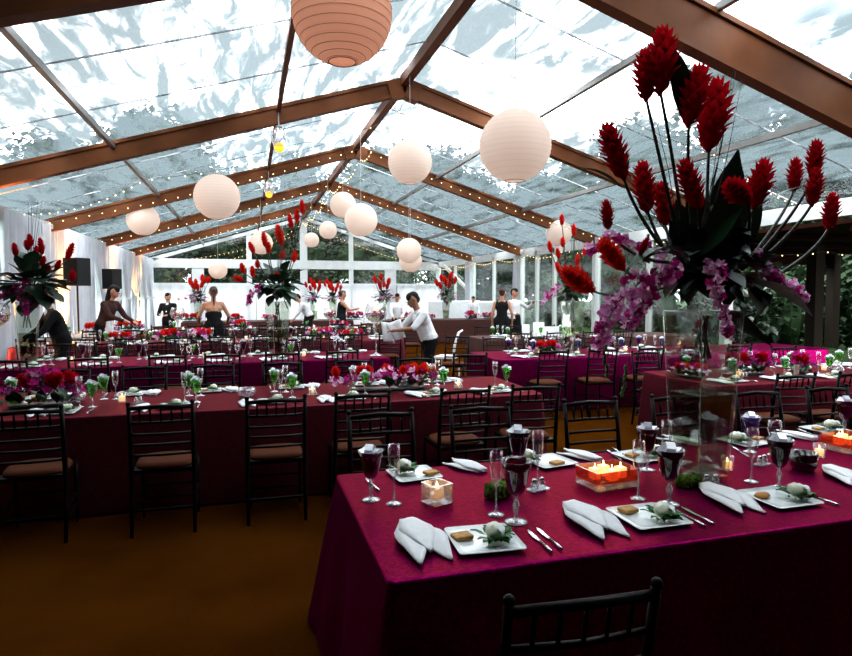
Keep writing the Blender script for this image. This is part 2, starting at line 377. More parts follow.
# vinyl roof sheets
n = 0
for k in range(0, 6):
    ya, yb = Y0+(k-2)*S, Y0+(k-1)*S
    for sd in (0, 1):
        m = MB(); xe = XL-.1 if sd == 0 else XR+.1; nx, ny = 16, 6; vs = []; fs = []
        for i in range(nx+1):
            for j in range(ny+1):
                X = xe+(XM-xe)*i/nx; Y = ya+(yb-ya)*j/ny
                Z = rz_(X)+.06 + .05*math.sin(PI*j/ny)*math.sin(i*2.1)*(.4+rnd.random())
                vs.append((X, Y, Z))
        for i in range(nx):
            for j in range(ny): a = i*(ny+1)+j; fs.append((a, a+1, a+ny+2, a+ny+1))
        m.add(vs, fs); n += 1
        o = m.build('ceiling' if n == 1 else 'ceiling', M['vinyl'], None, True)
        struct(o, 'clear vinyl roof sheet, %s slope, %s bay from the camera' % (('left', 'right')[sd], ORD[k]), 'roof')
        for q in (1/3, 2/3):
            sm = MB(); yq = ya+(yb-ya)*q
            pts = [(xe+(XM-xe)*t/8, yq, rz_(xe+(XM-xe)*t/8)+.03) for t in range(9)]
            sm.tube(pts, .012, 4); sm.build('seam', M['sheer'], o)
# gable end: beams, posts, dark glazing band, white drape
mk = [0]
m = MB(); m.bar((XL, YE, HE-.1), (XM, YE, HR-.1), .14, .16); trim(m, 'white', 'white left gable rafter at the far end')
m = MB(); m.bar((XR, YE, HE-.1), (XM, YE, HR-.1), .14, .16); trim(m, 'white', 'white right gable rafter at the far end')
m = MB(); m.box(((XL+XR)/2, YE, 3.10), (XR-XL, .14, .44)); trim(m, 'white', 'white crossbeam over the far windows')
m = MB(); m.box(((XL+XR)/2, YE, 2.10), (XR-XL, .10, .10)); trim(m, 'white', 'white sill rail under the far windows')
for X, wd in ((XL+.05, .25), (-2.3, .55), (.1, .25), (XM, .36), (5.2, .22), (7.3, .6), (XR-.05, .25)):
    top = rz_(X)-.1 if abs(X-XM) < 3 else 3.3
    m = MB().box((X, YE+.02, top/2), (wd, .12, top)); trim(m, 'white', 'white upright of the far gable wall')
wn = 0
xs = [XL, -2.3, .1, XM, 5.2, 7.3, XR]
for a, b in zip(xs, xs[1:]):
    wn += 1; o = MB().box(((a+b)/2, YE+.03, 2.52), (b-a-.3, .02, .78)).build('window_%d' % wn, M['window']); struct(o, 'clear window pane in the far wall', 'window')
o = MB().add([(XL, YE+.05, 3.3), (XR, YE+.05, 3.3), (XM, YE+.05, HR)], [(0, 1, 2)]).build('window_7', M['window']); struct(o, 'clear triangular gable pane showing dark trees', 'window')

def drape(pts, ztop, zbot, m, amp=.06, lam=.28, tie=None, nz=10, name='drape', label='', cat='drape', group=None, seed=0):
    """hanging cloth along a polyline of two points; tie = (z, fraction, squeeze) gathers it"""
    a, b = Vector(pts[0]), Vector(pts[1]); Ln = (b-a).length; d = (b-a).normalized(); nn = Vector((-d.y, d.x, 0)); nu = max(int(Ln/lam*8), 8)
    R = random.Random(seed); ph = [R.random()*6 for _ in range(4)]
    vs, fs = [], []
    for j in range(nz+1):
        z = ztop+(zbot-ztop)*j/nz
        for i in range(nu+1):
            u = i/nu
            x = u*Ln
            if tie:
                tz, fr, sq = tie
                q = (ztop-z)/(ztop-tz) if z > tz else 1-(tz-z)/(tz-zbot+.01)*.45
                q = max(0, min(1, q)); s_ = 1-(1-sq)*(q**1.6)
                x = fr*Ln+(x-fr*Ln)*s_
            off = amp*math.sin(2*PI*u*Ln/lam+ph[0]+.5*math.sin(u*7+ph[1])+.15*j)+amp*.4*math.sin(2*PI*u*Ln/lam*.37+ph[2])
            p = a+d*x+nn*off; vs.append((p.x, p.y, z))
    for j in range(nz):
        for i in range(nu):
            q = j*(nu+1)+i; fs.append((q, q+1, q+nu+2, q+nu+1))
    o = MB().add(vs, fs).build(name, m, None, True)
    return tag(o, label, cat, group)
# far white drape under the windows
for i in range(6):
    a = XL+.1+i*2.4; drape([(a, YE-.15, 0), (a+2.38, YE-.15, 0)], 2.12, .02, M['sheer'], .035, .5, label='white drape panel on the far wall, %s from the left' % ORD[i], seed=i, group='drapes along the far wall')
# left wall drapes
o = MB().box((XL-.12, (YB+YE)/2, 1.6), (.03, YE-YB, 3.2)).build('wall_left', M['window']); struct(o, 'clear vinyl side wall behind the drapes', 'wall')
dn = 0
for y in [6.0+2.35*i for i in range(6)]:
    drape([(XL+.12, y, 0), (XL+.12, y+2.33, 0)], 3.28, .02, M['drape'], .07, .36, label='white floor-length side wall drape, %s of the hanging-straight panels from the camera' % ORD[dn], seed=dn+20, group='white drapes along the left wall'); dn += 1
for i, y in enumerate([20.1+1.93*i for i in range(6)]):
    t = drape([(XL+.15, y, 0), (XL+.15, y+1.85, 0)], 3.26, .02, M['drape'], .08, .26, tie=(1.45, .5, .22), nz=18, label='white drape tied in at the waist, %s tied one along the left wall' % ORD[i], seed=i+40)
    tm = MB(); tm.lathe([(.20, -.05), (.215, 0), (.20, .05)], 14, (XL+.15, y+.925, 1.45)); tm.build('tieback', M['drape'], t, True)
# right side: open frames with posts, panes and a brace
for i, y in enumerate((13.6, 18.7, 20.0, 24.0, 29.0)):
    m = MB().box((XR, y, 1.6), (.12, .12, 3.2)); trim(m, 'white', 'slim white side post on the right, %s from the camera' % ORD[i])
m = MB(); m.bar((XR-.08, 26.7, 1.7), (XR-.08, 30.6, 3.1), .10, .16); trim(m, 'white', 'white diagonal brace near the far right corner')
for i in range(4):
    ya, yb = Y0+(i)*S, Y0+(i+1)*S
    o = MB().box((XR+.03, (ya+yb)/2, 1.6), (.015, yb-ya-.25, 3.1)).build('window_%d' % (8+i), M['window']); struct(o, 'clear vinyl side wall pane on the right', 'window')
for i, (y, w_) in enumerate(((26.2, .8), (21.25, .35))):
    drape([(XR-.18, y, 0), (XR-.18, y+w_, 0)], 3.1, .02, M['drape'], .08, .22, label='narrow white drape by the %s right tent leg' % ('far', 'middle')[i], seed=60+i)
# neighbouring timber canopy outside on the right
t = thing('timber_canopy', 'low red-brown timber canopy outside beyond the right eave', 'canopy', (13.85, 9.4, 0))
MB().box((0, 0, 2.98), (7.0, 10.6, .08)).build('roof_deck', M['redwood'], t)
MB().box((0, 5.25, 2.74), (7.0, .14, .42)).build('fascia', M['redwood'], t)
for y in (-4.6, -2.8, -1.0, .8, 2.6, 4.2): MB().box((0, y, 2.87), (6.9, .10, .14)).build('rafter', M['redwood'], t)
for x, y in ((-.95, 1.9), (3.3, 5.0), (3.3, -4.8), (-3.3, -4.8)): MB().box((x, y, 1.42), (.26, .26, 2.80)).build('post', M['post'], t)

# ------------------------------------------------------------------ trees outside
def crown(R, n, rad, h, size):
    m = MB(); lobes = [(Vector((R.uniform(-.5, .5)*rad, R.uniform(-.5, .5)*rad, R.uniform(-.32, .4)*h)), R.uniform(.35, .62)) for _ in range(11)]
    for _ in range(n):
        c, s_ = R.choice(lobes)
        d = Vector((R.gauss(0, 1), R.gauss(0, 1), R.gauss(0, 1))).normalized()*(R.random()**.35)
        p = c+Vector((d.x*rad*s_, d.y*rad*s_, d.z*h*.5*s_))
        t = Vector((R.gauss(0, 1), R.gauss(0, 1), R.gauss(0, .6)-.4)).normalized(); z = size*R.uniform(.6, 1.5)
        m.leaf(p, p+t*z, z*.38, 0, 2)
    for c, s_ in lobes:
        b = MB().ball(c, 1, 10, 7, (rad*s_*.62, rad*s_*.62, h*.5*s_*.66)); m.add([(x+R.gauss(0, .12), y+R.gauss(0, .12), z+R.gauss(0, .12)) for x, y, z in b.v], b.f)
    return m
TP = []
for i in range(3):
    R = random.Random(100+i)
    TP.append((crown(R, 8500, 4.4, 9.5, .42).mesh('crown', M['tree' if i != 1 else 'tree2'], False), MB().tube([(0, 0, -.2), (.1, 0, 3), (-.1, .2, 6), (.2, .1, 10)], [.34, .28, .2, .08], 8).mesh('trunk', M['trunk'])))
tr = [(-26, 26, 1.5, 'far left, tallest there'), (-19, 36, 1.45, 'behind the left corner'), (-12, 44, 1.1, 'left of the far gable'), (-30, 14, 1.4, 'beyond the left wall'), (-5.5, 42, .8, 'behind the left part of the gable'),
      (2.2, 45, .9, 'behind the middle of the gable'), (9, 42, .8, 'behind the right part of the gable'), (16.5, 50, 1.15, 'right of the far gable'), (14, 66, 1.75, 'tall, high above the gable ridge'), (-9, 68, 1.8, 'tall, behind the gable on the left'), (29, 46, 1.25, 'beyond the far right corner'),
      (-11, 52, 1.1, 'in the far row, left'), (-2, 54, 1.1, 'in the far row, left of the ridge'), (6, 55, 1.1, 'in the far row, at the ridge'), (22, 60, 1.4, 'in the far row, right'), (27, 37, 1.2, 'far right, behind the posts'), (24, 5, 1.2, 'near the right edge, beyond the canopy'), (27, 17, 1.0, 'on the right, behind the white flowering shrub'),
      (22.5, 41, .85, 'in the gap behind the right side posts'), (33, 25.5, 1.1, 'at the right edge, behind the timber canopy'),
      (19, 30, .8, 'just outside the right side windows'), (24, 24, .9, 'outside on the right, on the lawn'), (34, 34, 1.5, 'tall, beyond the right side'), (40, 16, 1.4, 'far right, tall, behind the canopy'), (28, 12, 1.2, 'far right near the frame edge'), (17, 37, .8, 'outside the far end of the right side'), (54, 34, 1.9, 'the tallest on the far right')]
for i, (x, y, s_, d) in enumerate(tr):
    t = thing('tree', 'leafy tree outside the tent, %s' % d, 'tree', (x, y, -.1), i*1.3, 'trees around the tent'); t.scale = (s_, s_, s_)
    cm, tm = TP[i % 3]; part('crown', cm, t, (0, 0, 6.6)); part('trunk', tm, t)
# hedges with leafy mass behind gable and right
hm = []
for i in range(2):
    R = random.Random(200+i); m = MB()
    for _ in range(3000):
        p = Vector((R.uniform(-3, 3), R.gauss(0, .55), R.uniform(0, 3.2)*(.75+.25*math.sin(R.random()*6))))
        tt = Vector((R.gauss(0, 1), R.gauss(0, 1), R.gauss(0, 1))).normalized(); m.leaf(p, p+tt*.34, .13, 0, 2)
    for x in range(-5, 6): m.ball((x*.55, R.uniform(-.1, .1), 1.0), 1, 8, 6, (.5, .42, 1.25))
    hm.append(m.mesh('shrub', M['tree'], False))
for i, (x, y, r_, s_) in enumerate([(-6.6, 36, 0, 1.05), (.2, 36, 0, 1.05), (7, 36, 0, 1.05), (13.8, 37, 0, 1.05), (17, 31.5, 1.3, .95), (17.8, 25.2, 1.5, .95), (18.3, 19.2, 1.5, .9), (18.8, 13.8, 1.5, .8), (19, 8.8, 1.6, .7), (23, 17.5, .9, 1.4)]):
    o = bpy.data.objects.new('shrub', hm[i % 2]); C.objects.link(o); o.location = (x, y, -.1); o.rotation_euler = (0, 0, r_); o.scale = (s_, s_, s_)
    tag(o, 'dark leafy shrub outside %s' % ('behind the far wall, %s from the left' % ORD[i] if i < 4 else 'beyond the right side, %s from the far end' % ORD[i-4]), 'shrub', 'shrubs outside')
R = random.Random(5); m = MB()
for _ in range(26): m.ball((R.uniform(-.9, .9), R.uniform(-.3, .3), R.uniform(.9, 2.0)), R.uniform(.06, .11), 7, 5)
m2 = MB()
for _ in range(900):
    p = Vector((R.uniform(-1.1, 1.1), R.gauss(0, .3), R.uniform(0, 2.1))); tt = Vector((R.gauss(0, 1), R.gauss(0, 1), R.gauss(0, 1))).normalized(); m2.leaf(p, p+tt*.3, .11, 0, 2)
t = thing('flowering_shrub', 'green shrub with white blooms outside on the far right', 'shrub', (15.6, 16.4, -.1), .3); m2.build('foliage', M['leaf'], t); m.build('blossoms', M['white'], t, True)

# ------------------------------------------------------------------ lanterns
def lantern_mesh(r):
    m = MB(); n = 22; prof = []
    for i in range(n+1):
        a = -PI/2+.28+(PI-.56)*i/n; prof.append((r*math.cos(a), r*math.sin(a))); 
        if i < n: a2 = a+(PI-.56)/n/2; prof.append((r*math.cos(a2)*.988, r*math.sin(a2)*.988))
    return m.lathe(prof, 40)
def lantern(label, p, r, peach=False):
    t = thing('paper_lantern', label, 'lantern', p, 0, 'round paper lanterns')
    lantern_mesh(r).build('shade', M['paperpeach' if peach else 'paper'], t, True)
    q = MB(); rr = r*math.sin(.28)
    for z in (r*math.cos(.28), -r*math.cos(.28)):
        MB().tube([(rr*math.cos(2*PI*k/20), rr*math.sin(2*PI*k/20), z) for k in range(21)], r*.012, 5, False).build('rim_ring', M['ribs'], t, True)
    MB().tube([(-rr, 0, r*.96), (rr, 0, r*.96)], .004, 4).build('spreader_wire', M['ribs'], t, True)
    if peach:
        for i in range(16):
            a = -1.25+2.5*i/15; z = r*math.sin(a); rc = r*math.cos(a)*1.002
            q.tube([(rc*math.cos(2*PI*k/32), rc*math.sin(2*PI*k/32), z) for k in range(33)], .0022, 4, False)
    if peach: tag(q.build('bamboo_ribs', M['ribs'], t, True))
    zt = rz_(p[0])-.02-p[2]
    MB().tube([(0, 0, r*.95), (0, 0, zt)], .004, 4).build('hanging_cord', M['cord'], t)
LN = [('large peach ribbed paper lantern at the top of the picture, nearest the camera', 342, 13, 50, .40, 1),
      ('large cream paper lantern hanging left of the tall red flowers', 515, 146, 36, .38, 0),
      ('cream paper lantern hanging under the second right rafter, left of the largest one', 410, 162, 22, .38, 0),
      ('white paper lantern hanging on a long cord over the left tables', 217, 197, 22.5, .38, 0),
      ('white paper lantern farthest to the left, near the drapes', 143, 220, 15.5, .38, 0),
      ('white paper lantern near the ridge, upper of the touching pair', 343, 205, 13, .38, 0),
      ('white paper lantern near the ridge, lower right of the touching pair', 361, 220, 16.5, .38, 0),
      ('small white paper lantern below the ridge, right of the gable post', 328, 230, 9, .30, 0),
      ('smallest white paper lantern, beside the white gable post', 311.5, 240, 7.5, .30, 0),
      ('white paper lantern behind the red ginger flowers in the middle', 261, 243, 11.5, .38, 0),
      ('small low white paper lantern in front of the far left windows', 218, 270, 9, .30, 0),
      ('white paper lantern above the bending waiter, upper of two', 409, 250.5, 12.5, .38, 0),
      ('white paper lantern above the bending waiter, lower and farther of two', 410.5, 261, 11.5, .38, 0),
      ('white paper lantern behind the red flowers at the right tent post', 559, 233, 13, .38, 0),
      ('small pale lantern glimpsed between the stems of the tall flowers', 668, 200, 13, .38, 0)]
for lb, x, y, pr, r, pe in LN:
    d = F*r/pr; p = ray(x, y)*d; lantern(lb, (p.x, p.y, p.z+EYE), r, bool(pe))

# hanging amber jar lamps
for i, (X, Y, zz) in enumerate(((.55, Y0-.05, 0), (.55, Y0+S-.05, 0))):
    zt = rz_(X)-.36
    t = thing('hanging_lamp', 'clear jar lamp with glowing amber bulb under the %s rafter' % ('nearer', 'farther')[i], 'lamp', (X, Y-.12, zt-.36), 0, 'amber hanging lamps')
    MB().lathe([(.03, .33), (.10, .30), (.12, .20), (.12, .10), (.09, .0)], 18).build('shade', M['crystal'], t, True)
    MB().ball((0, 0, 0), .085, 14, 10).build('bulb', M['amber'], t, True)
    MB().lathe([(.001, .36), (.05, .36), (.05, .31), (.001, .31)], 14).build('cap', M['alum'], t, True)
    MB().tube([(0, 0, .35), (0, .1, .62)], .012, 6).build('bracket', M['alum'], t)

# fairy lights
bm_ = MB().ball((0, 0, 0), .0115, 6, 4).mesh('bulb', M['bulb'])
def fairy(label, P, sag, n, scallops=1, cat='string lights'):
    P = [Vector(p) for p in P]
    def pos(u):
        q = u*(len(P)-1); i = min(int(q), len(P)-2); f_ = q-i; p = P[i].lerp(P[i+1], f_); s_ = (u*scallops) % 1 if scallops > 1 else u
        return p-Vector((0, 0, sag*4*s_*(1-s_)))
    o = thing('fairy_lights', label, cat, tuple(P[0]), 0, 'warm fairy light strings')
    MB().tube([pos(i/(n*2))-P[0] for i in range(n*2+1)], .005, 4).build('cable', M['cable'], o)
    for i in range(n): part('bulb', bm_, o, pos((i+.5)/n)-P[0]-Vector((0, 0, .02)))
for k in range(1, 5):
    y = Y0+(k-1)*S
    if k > 1: fairy('string of small warm bulbs along the left slope at the %s rafter' % ORD[k], [(XL+.1, y-.5, HE-.1), (XM-.1, y-.9, HR-.30)], .12, 26)
    if k > 1: fairy('string of small warm bulbs along the right slope at the %s rafter' % ORD[k], [(XM+.1, y-.9, HR-.30), (XR-.1, y-.5, HE-.1)], .12, 26)
fairy('string of warm bulbs crossing the left roof bay below the second rafter', [(XL+.1, 14.2, HE-.05), (-2.0, 13.7, 4.0), (XM, 13.2, HR-.2)], .2, 30, 2)
fairy('string of warm bulbs crossing the right roof bay behind the tall flowers', [(5.0, 8.4, 4.7), (7.5, 8.4, 3.95), (XR-.1, 9.0, HE-.05)], .1, 22, 2)
fairy('string of warm bulbs looped along the ridge beam', [(XM, Y0-.1, HR-.30), (XM+.1, Y0+S, HR-.30), (XM, Y0+2*S, HR-.30), (XM+.1, Y0+3*S, HR-.30), (XM, YE, HR-.3)], .28, 70, 8)
fairy('scalloped string of warm bulbs along the right eave', [(XR-.34, 12.0, HE-.30), (XR-.34, 31.0, HE-.30)], .16, 76, 7)
fairy('string of warm bulbs under the timber canopy on the right', [(10.3, 10.8, 2.62), (17.2, 10.8, 2.67)], .1, 16, 3)
fairy('string of warm bulbs drooping across the gable, left half', [(XL+.2, YE-.4, 3.1), (XM, YE-.4, 4.7)], .25, 34)
fairy('string of warm bulbs drooping across the gable, lower left', [(-1.2, YE-.6, 3.2), (XM, YE-.6, 5.2)], .3, 22)
fairy('string of warm bulbs drooping across the gable, right half', [(XM, YE-.4, 5.2), (XR-.3, YE-.4, 3.0)], .25, 36)

# ================================================================== furniture
TZ = .762
def cloth(name, label, x0, x1, y0, y1, m, z=TZ, fl=.10, seed=0, rad=.03, drop=.02, wave=.035):
    """floor-length tablecloth: flat top, soft edge, rippled skirt flaring at the corners"""
    R = random.Random(seed); per = []; st = .06
    def seg(a, b, nrm):
        n_ = max(int((Vector(b)-Vector(a)).length/st), 2)
        for i in range(n_): per.append((Vector(a).lerp(Vector(b), i/n_), Vector(nrm)))
    c = rad
    seg((x0+c, y0), (x1-c, y0), (0, -1)); per += [(Vector((x1-c+c*math.sin(a), y0+c-c*math.cos(a))), Vector((math.sin(a), -math.cos(a)))) for a in (0, .4, .8, 1.2)]
    seg((x1, y0+c), (x1, y1-c), (1, 0)); per += [(Vector((x1-c+c*math.cos(a), y1-c+c*math.sin(a))), Vector((math.cos(a), math.sin(a)))) for a in (0, .4, .8, 1.2)]
    seg((x1-c, y1), (x0+c, y1), (0, 1)); per += [(Vector((x0+c-c*math.sin(a), y1-c+c*math.cos(a))), Vector((-math.sin(a), math.cos(a)))) for a in (0, .4, .8, 1.2)]
    seg((x0, y1-c), (x0, y0+c), (-1, 0)); per += [(Vector((x0+c-c*math.cos(a), y0+c-c*math.sin(a))), Vector((-math.cos(a), -math.sin(a)))) for a in (0, .4, .8, 1.2)]
    n_ = len(per); vs = []; fs = []; cx, cy = (x0+x1)/2, (y0+y1)/2; ph = R.random()*6
    lv = [(-.024, 0, 0), (-.012, 0, 0), (-.003, .004, 0), (0, .014, 0), (.002, .05, .05)]+[(.01+fl*q*.9, .05+(z-drop-.05)*q, q) for q in (.12, .25, .4, .6, .8, 1)]
    Lc = 0
    for j, (o, dz, wq) in enumerate(lv):
        Lc = 0
        for i, (p, nr) in enumerate(per):
            Lc += (per[i][0]-per[i-1][0]).length if i else 0
            f_ = wave*wq*(math.sin(Lc*9+ph)*.6+math.sin(Lc*15.7+ph*2)*.4)
            corner = min(abs(p.x-x0), abs(p.x-x1))+min(abs(p.y-y0), abs(p.y-y1))
            q = p+nr*(o+f_+(wave*1.6*wq*math.exp(-corner*6))); vs.append((q.x, q.y, z-dz))
    for j in range(len(lv)-1):
        for i in range(n_): k = (i+1) % n_; fs.append((j*n_+i, (j+1)*n_+i, (j+1)*n_+k, j*n_+k))
    fs.append(tuple(range(n_)))
    o = MB().add(vs, fs).build(name, m, None, True)
    o.data.polygons[len(fs)-1].use_smooth = False
    tag(o, label, 'tablecloth')
    return o
def table(label, x0, x1, y0, y1):
    t = thing('banquet_table', label, 'table', ((x0+x1)/2, (y0+y1)/2, 0)); w_, d_ = x1-x0-.16, y1-y0-.16
    MB().box((0, 0, TZ-.03), (w_, d_, .025)).build('tabletop', M['board'], t)
    for sx in (-1, 1):
        for sy in (-1, 1): MB().tube([(sx*(w_/2-.15), sy*(d_/2-.1), 0), (sx*(w_/2-.15), sy*(d_/2-.1), TZ-.043)], .016, 8).build('leg', M['steel'], t)
TB = {  # name: x0 x1 y0 y1 cloth description
 'front': (.42, 6.2, 1.88, 3.11, 'cloth', 'the front table'),
 'second left': (-3.4, 2.63, 5.1, 6.3, 'cloth2', 'second left row'),
 'second right': (4.5, 9.3, 5.0, 6.2, 'cloth2', 'second right row'),
 'third left': (-3.9, 1.95, 8.5, 9.7, 'cloth', 'third left row'),
 'third right': (3.32, 9.3, 7.8, 9.0, 'cloth', 'third right row'),
 'fourth left': (-3.9, 3.0, 11.8, 13.0, 'cloth2', 'fourth left row'),
 'fourth right': (4.5, 9.3, 11.1, 12.3, 'cloth3', 'fourth right row'),
 'fifth left': (-2.3, 3.3, 15.6, 16.8, 'cloth3', 'fifth left row'),
 'far left': (-2.0, 3.4, 20.3, 21.5, 'cloth3', 'far left row'),
 'far right': (4.4, 9.2, 19.6, 20.8, 'cloth3', 'far right row'),
 'side': (-4.05, -2.75, 14.2, 15.5, 'cream', 'cream side table'),
}
COL = {'cloth': 'magenta damask', 'cloth2': 'dusky rose', 'cloth3': 'dark brown', 'cream': 'pale cream'}
for i, (k, (x0, x1, y0, y1, mt, ds)) in enumerate(TB.items()):
    cloth('tablecloth', '%s floor-length tablecloth of %s' % (COL[mt], ds), x0, x1, y0, y1, M[mt], seed=i, rad=.10 if k == 'third right' else .03, fl=.09 if k == 'front' else .03, wave=.035 if k == 'front' else .02)
    table('folding banquet table hidden under the cloth of %s' % ds, x0, x1, y0, y1)

# chiavari chair, origin on the floor under the seat centre, sitter faces +Y, back at -Y
def chair():
    t = thing('chiavari_chair', 'x', 'chair'); m = M['chair']; w_ = .205
    MB().box((0, 0, .445), (.40, .39, .03)).build('seat', m, t)
    c = MB(); pr = []
    c.lathe([(.001, .04), (.6, .04), (.9, .03), (1.0, .012), (.97, 0), (.001, 0)], 20); c.v = [(x*.205*(1 if abs(x) < .7 else 1), y*.20, z+.46) for x, y, z in c.v]
    c.v = [(math.copysign(abs(x/.205)**.6, x)*.205*.98, math.copysign(abs(y/.2)**.6, y)*.2*.98, z) for x, y, z in c.v]
    c.build('cushion', M['cushion'], t, True)
    for s_ in (-1, 1):
        MB().tube([(s_*w_, -.235, 0), (s_*w_, -.195, .24), (s_*w_, -.19, .46), (s_*w_, -.215, .70), (s_*w_, -.255, .925)], [.013, .016, .018, .016, .014], 8).build('rear_leg', m, t, True)
        f = MB(); pts = [(s_*(w_-.012), .185, z) for z in (0, .1, .2, .3, .44)]; f.tube(pts, [.011, .015, .012, .016, .017], 8); f.build('front_leg', m, t, True)
        MB().ball((s_*w_, -.258, .938), .017, 8, 6).build('finial', m, t, True)
        for z in (.14, .22): MB().tube([(s_*w_, -.205, z), (s_*(w_-.012), .185, z)], .009, 6).build('stretcher', m, t)
    for z in (.14, .24): MB().tube([(-w_, .185, z), (w_, .185, z)], .009, 6).build('stretcher', m, t)
    MB().tube([(-w_, -.205, .18), (w_, -.205, .18)], .009, 6).build('stretcher', m, t)
    def yb(z): return -.19-.065*max(0, (z-.46)/.465)**1.3
    MB().tube([(-w_, yb(.91), .905), (0, yb(.91)-.022, .915), (w_, yb(.91), .905)], .015, 8).build('top_rail', m, t, True)
    for z in (.80, .715, .64, .565): MB().tube([(-w_, yb(z), z), (0, yb(z)-.018, z), (w_, yb(z), z)], .010, 8).build('back_rail', m, t, True)
    for i in range(5):
        x = (i-2)*.068; o_ = -.018*(1-abs(x)/w_); MB().tube([(x, yb(.80)+o_, .80), (x, yb(.86)+o_, .85), (x, yb(.905)+o_, .905)], [.006, .009, .006], 6).build('spindle', m, t, True)
    return t
CHAIR = chair()
def seat(x, y, rz, label, group=None): return put(CHAIR, (x, y, 0), rz, label, group)

# ------------------------------------------------------------------ tableware prototypes
def proto(name, cat): return thing(name, 'x', cat)
def goblet(mat_, name='goblet', ice=True, h=.225, stem=True):
    t = proto(name, 'glass'); k = h/.225
    MB().lathe([(.016*k, .098*k), (.030*k, .115*k), (.040*k, .15*k), (.048*k, .19*k), (.058*k, .225*k), (.0565*k, .225*k), (.046*k, .19*k), (.038*k, .15*k), (.028*k, .118*k), (.001, .108*k)], 24).build('bowl', M[mat_], t, True)
    s_ = MB().lathe([(.001, 0), (.042*k, 0), (.042*k, .003*k), (.022*k, .008*k), (.008*k, .014*k), (.007*k, .03*k), (.013*k, .05*k), (.0135*k, .062*k), (.008*k, .078*k), (.009*k, .09*k), (.017*k, .1*k)], 24); s_.build('stem', M['crystal'], t, True)
    if ice:
        R = random.Random(3)
        for i, (x, y, z) in enumerate(((-.026, .006, .214), (.024, -.012, .210), (.002, .022, .224), (.008, -.020, .196), (-.010, -.012, .232))):
            MB().box((x*k, y*k, z*k), (.036*k,)*3, rot=Euler((R.random()*2, R.random()*2, R.random()*2)).to_matrix()).build('ice_cube', M['ice'], t)
    return t
def flute(h=.265):
    t = proto('champagne_flute', 'glass'); k = h/.265
    MB().lathe([(.004, .118*k), (.014*k, .128*k), (.023*k, .155*k), (.028*k, .20*k), (.0265*k, .265*k), (.0255*k, .265*k), (.027*k, .20*k), (.022*k, .158*k), (.001, .13*k)], 22).build('bowl', M['clear'], t, True)
    MB().lathe([(.001, 0), (.036*k, 0), (.036*k, .003*k), (.015*k, .008*k), (.005*k, .015*k), (.0042*k, .06*k), (.0042*k, .11*k), (.008*k, .123*k)], 22).build('stem', M['crystal'], t, True)
    return t
def rsq(m, r, z, e=.5, n=32):
    return [(math.copysign(abs(math.cos(2*PI*k/n))**e, math.cos(2*PI*k/n))*r, math.copysign(abs(math.sin(2*PI*k/n))**e, math.sin(2*PI*k/n))*r, z) for k in range(n)]
def loft(rings, cap0=True, cap1=True):
    m = MB(); n = len(rings[0]); vs = [v for r in rings for v in r]; fs = []
    for j in range(len(rings)-1):
        for i in range(n): k = (i+1) % n; fs.append((j*n+i, j*n+k, (j+1)*n+k, (j+1)*n+i))
    if cap0: fs.append(tuple(range(n-1, -1, -1)))
    if cap1: fs.append(tuple((len(rings)-1)*n+i for i in range(n)))
    return m.add(vs, fs)
def plate():
    t = proto('square_plate', 'plate')
    loft([rsq(0, .075, 0, .3), rsq(0, .10, .004, .25), rsq(0, .128, .013, .13), rsq(0, .127, .016, .13), rsq(0, .095, .008, .25), rsq(0, .07, .006, .3)]).build('dish', M['china'], t, True)
    return t
def salad():
    t = proto('salad_portion', 'food'); R = random.Random(4); m = MB()
    for i in range(46):
        a = R.random()*6.3; r0 = .012+.02*R.random(); p = Vector((r0*math.cos(a), r0*math.sin(a), .004+.012*R.random())); d = Vector((math.cos(a), math.sin(a)*.8, .25*R.random()))
        m.leaf(p, p+d*(.034+.030*R.random()), .012, .004, 3, None, .3, .3)
    m.build('greens', M['green'], t, True)
    c = MB(); c.ball((0, 0, .03), .036, 18, 10, (1.12, .85, .72))
    c.v = [(x+.004*math.sin(z*300+y*90), y, z+.003*math.sin(x*220)) for x, y, z in c.v]; c.build('cheese_round', M['salad'], t, True)
    l = MB()
    for i in range(1): a = .4; l.leaf((.012*math.cos(a), .012*math.sin(a), .052), (.05*math.cos(a), .035*math.sin(a), .034), .014, .006, 4)
    l.build('shaving', M['china'], t, True)
    return t
def cracker():
    m = loft([rsq(0, .023, 0, .12), rsq(0, .024, .002, .12), rsq(0, .024, .010, .12), rsq(0, .023, .012, .12)]); m.v = [(x*1.35, y, z+.0015*math.sin(x*260)) for x, y, z in m.v]
    return tag(m.build('cracker', M['cracker'], None, False), 'x', 'food')
def fruit():
    m = MB().lathe([(.001, 0), (.026, 0), (.031, .004), (.026, .012), (.001, .015)], 20); m.v = [(x*1.25, y*.8, z) for x, y, z in m.v]
    return tag(m.build('orange_slice', M['orange'], None, True), 'x', 'food')
def napkin():
    t = proto('folded_napkin', 'napkin')
    for j, (a, ln_, w_, z) in enumerate(((-.20, .31, .062, .003), (.12, .33, .058, .011), (-.03, .27, .055, .019))):
        m = MB(); n_ = 9; vs = []; fs = []
        for i in range(n_+1):
            q = i/n_; ww = .030+(w_-.030)*min(q*3, 1) if q < .5 else w_*(1-(q-.5)/.5*.96)
            cx = math.sin(a)*q*ln_; cy = q*ln_; zt = z+.013*math.sin(PI*min(q*1.1, 1))*(1-.2*j)
            for u in (-1, -.5, 0, .5, 1): vs.append((cx+u*ww, cy, zt+.004*(1-u*u)+.002*math.sin(u*9+q*7)))
        for i in range(n_):
            for k in range(4): b = i*5+k; fs.append((b, b+1, b+6, b+5))
        m.add(vs, fs); o = m.build('fold', M['napkin'], t, True)
        so = o.modifiers.new('thickness', 'SOLIDIFY'); so.thickness = .005; so.offset = 0
    return t
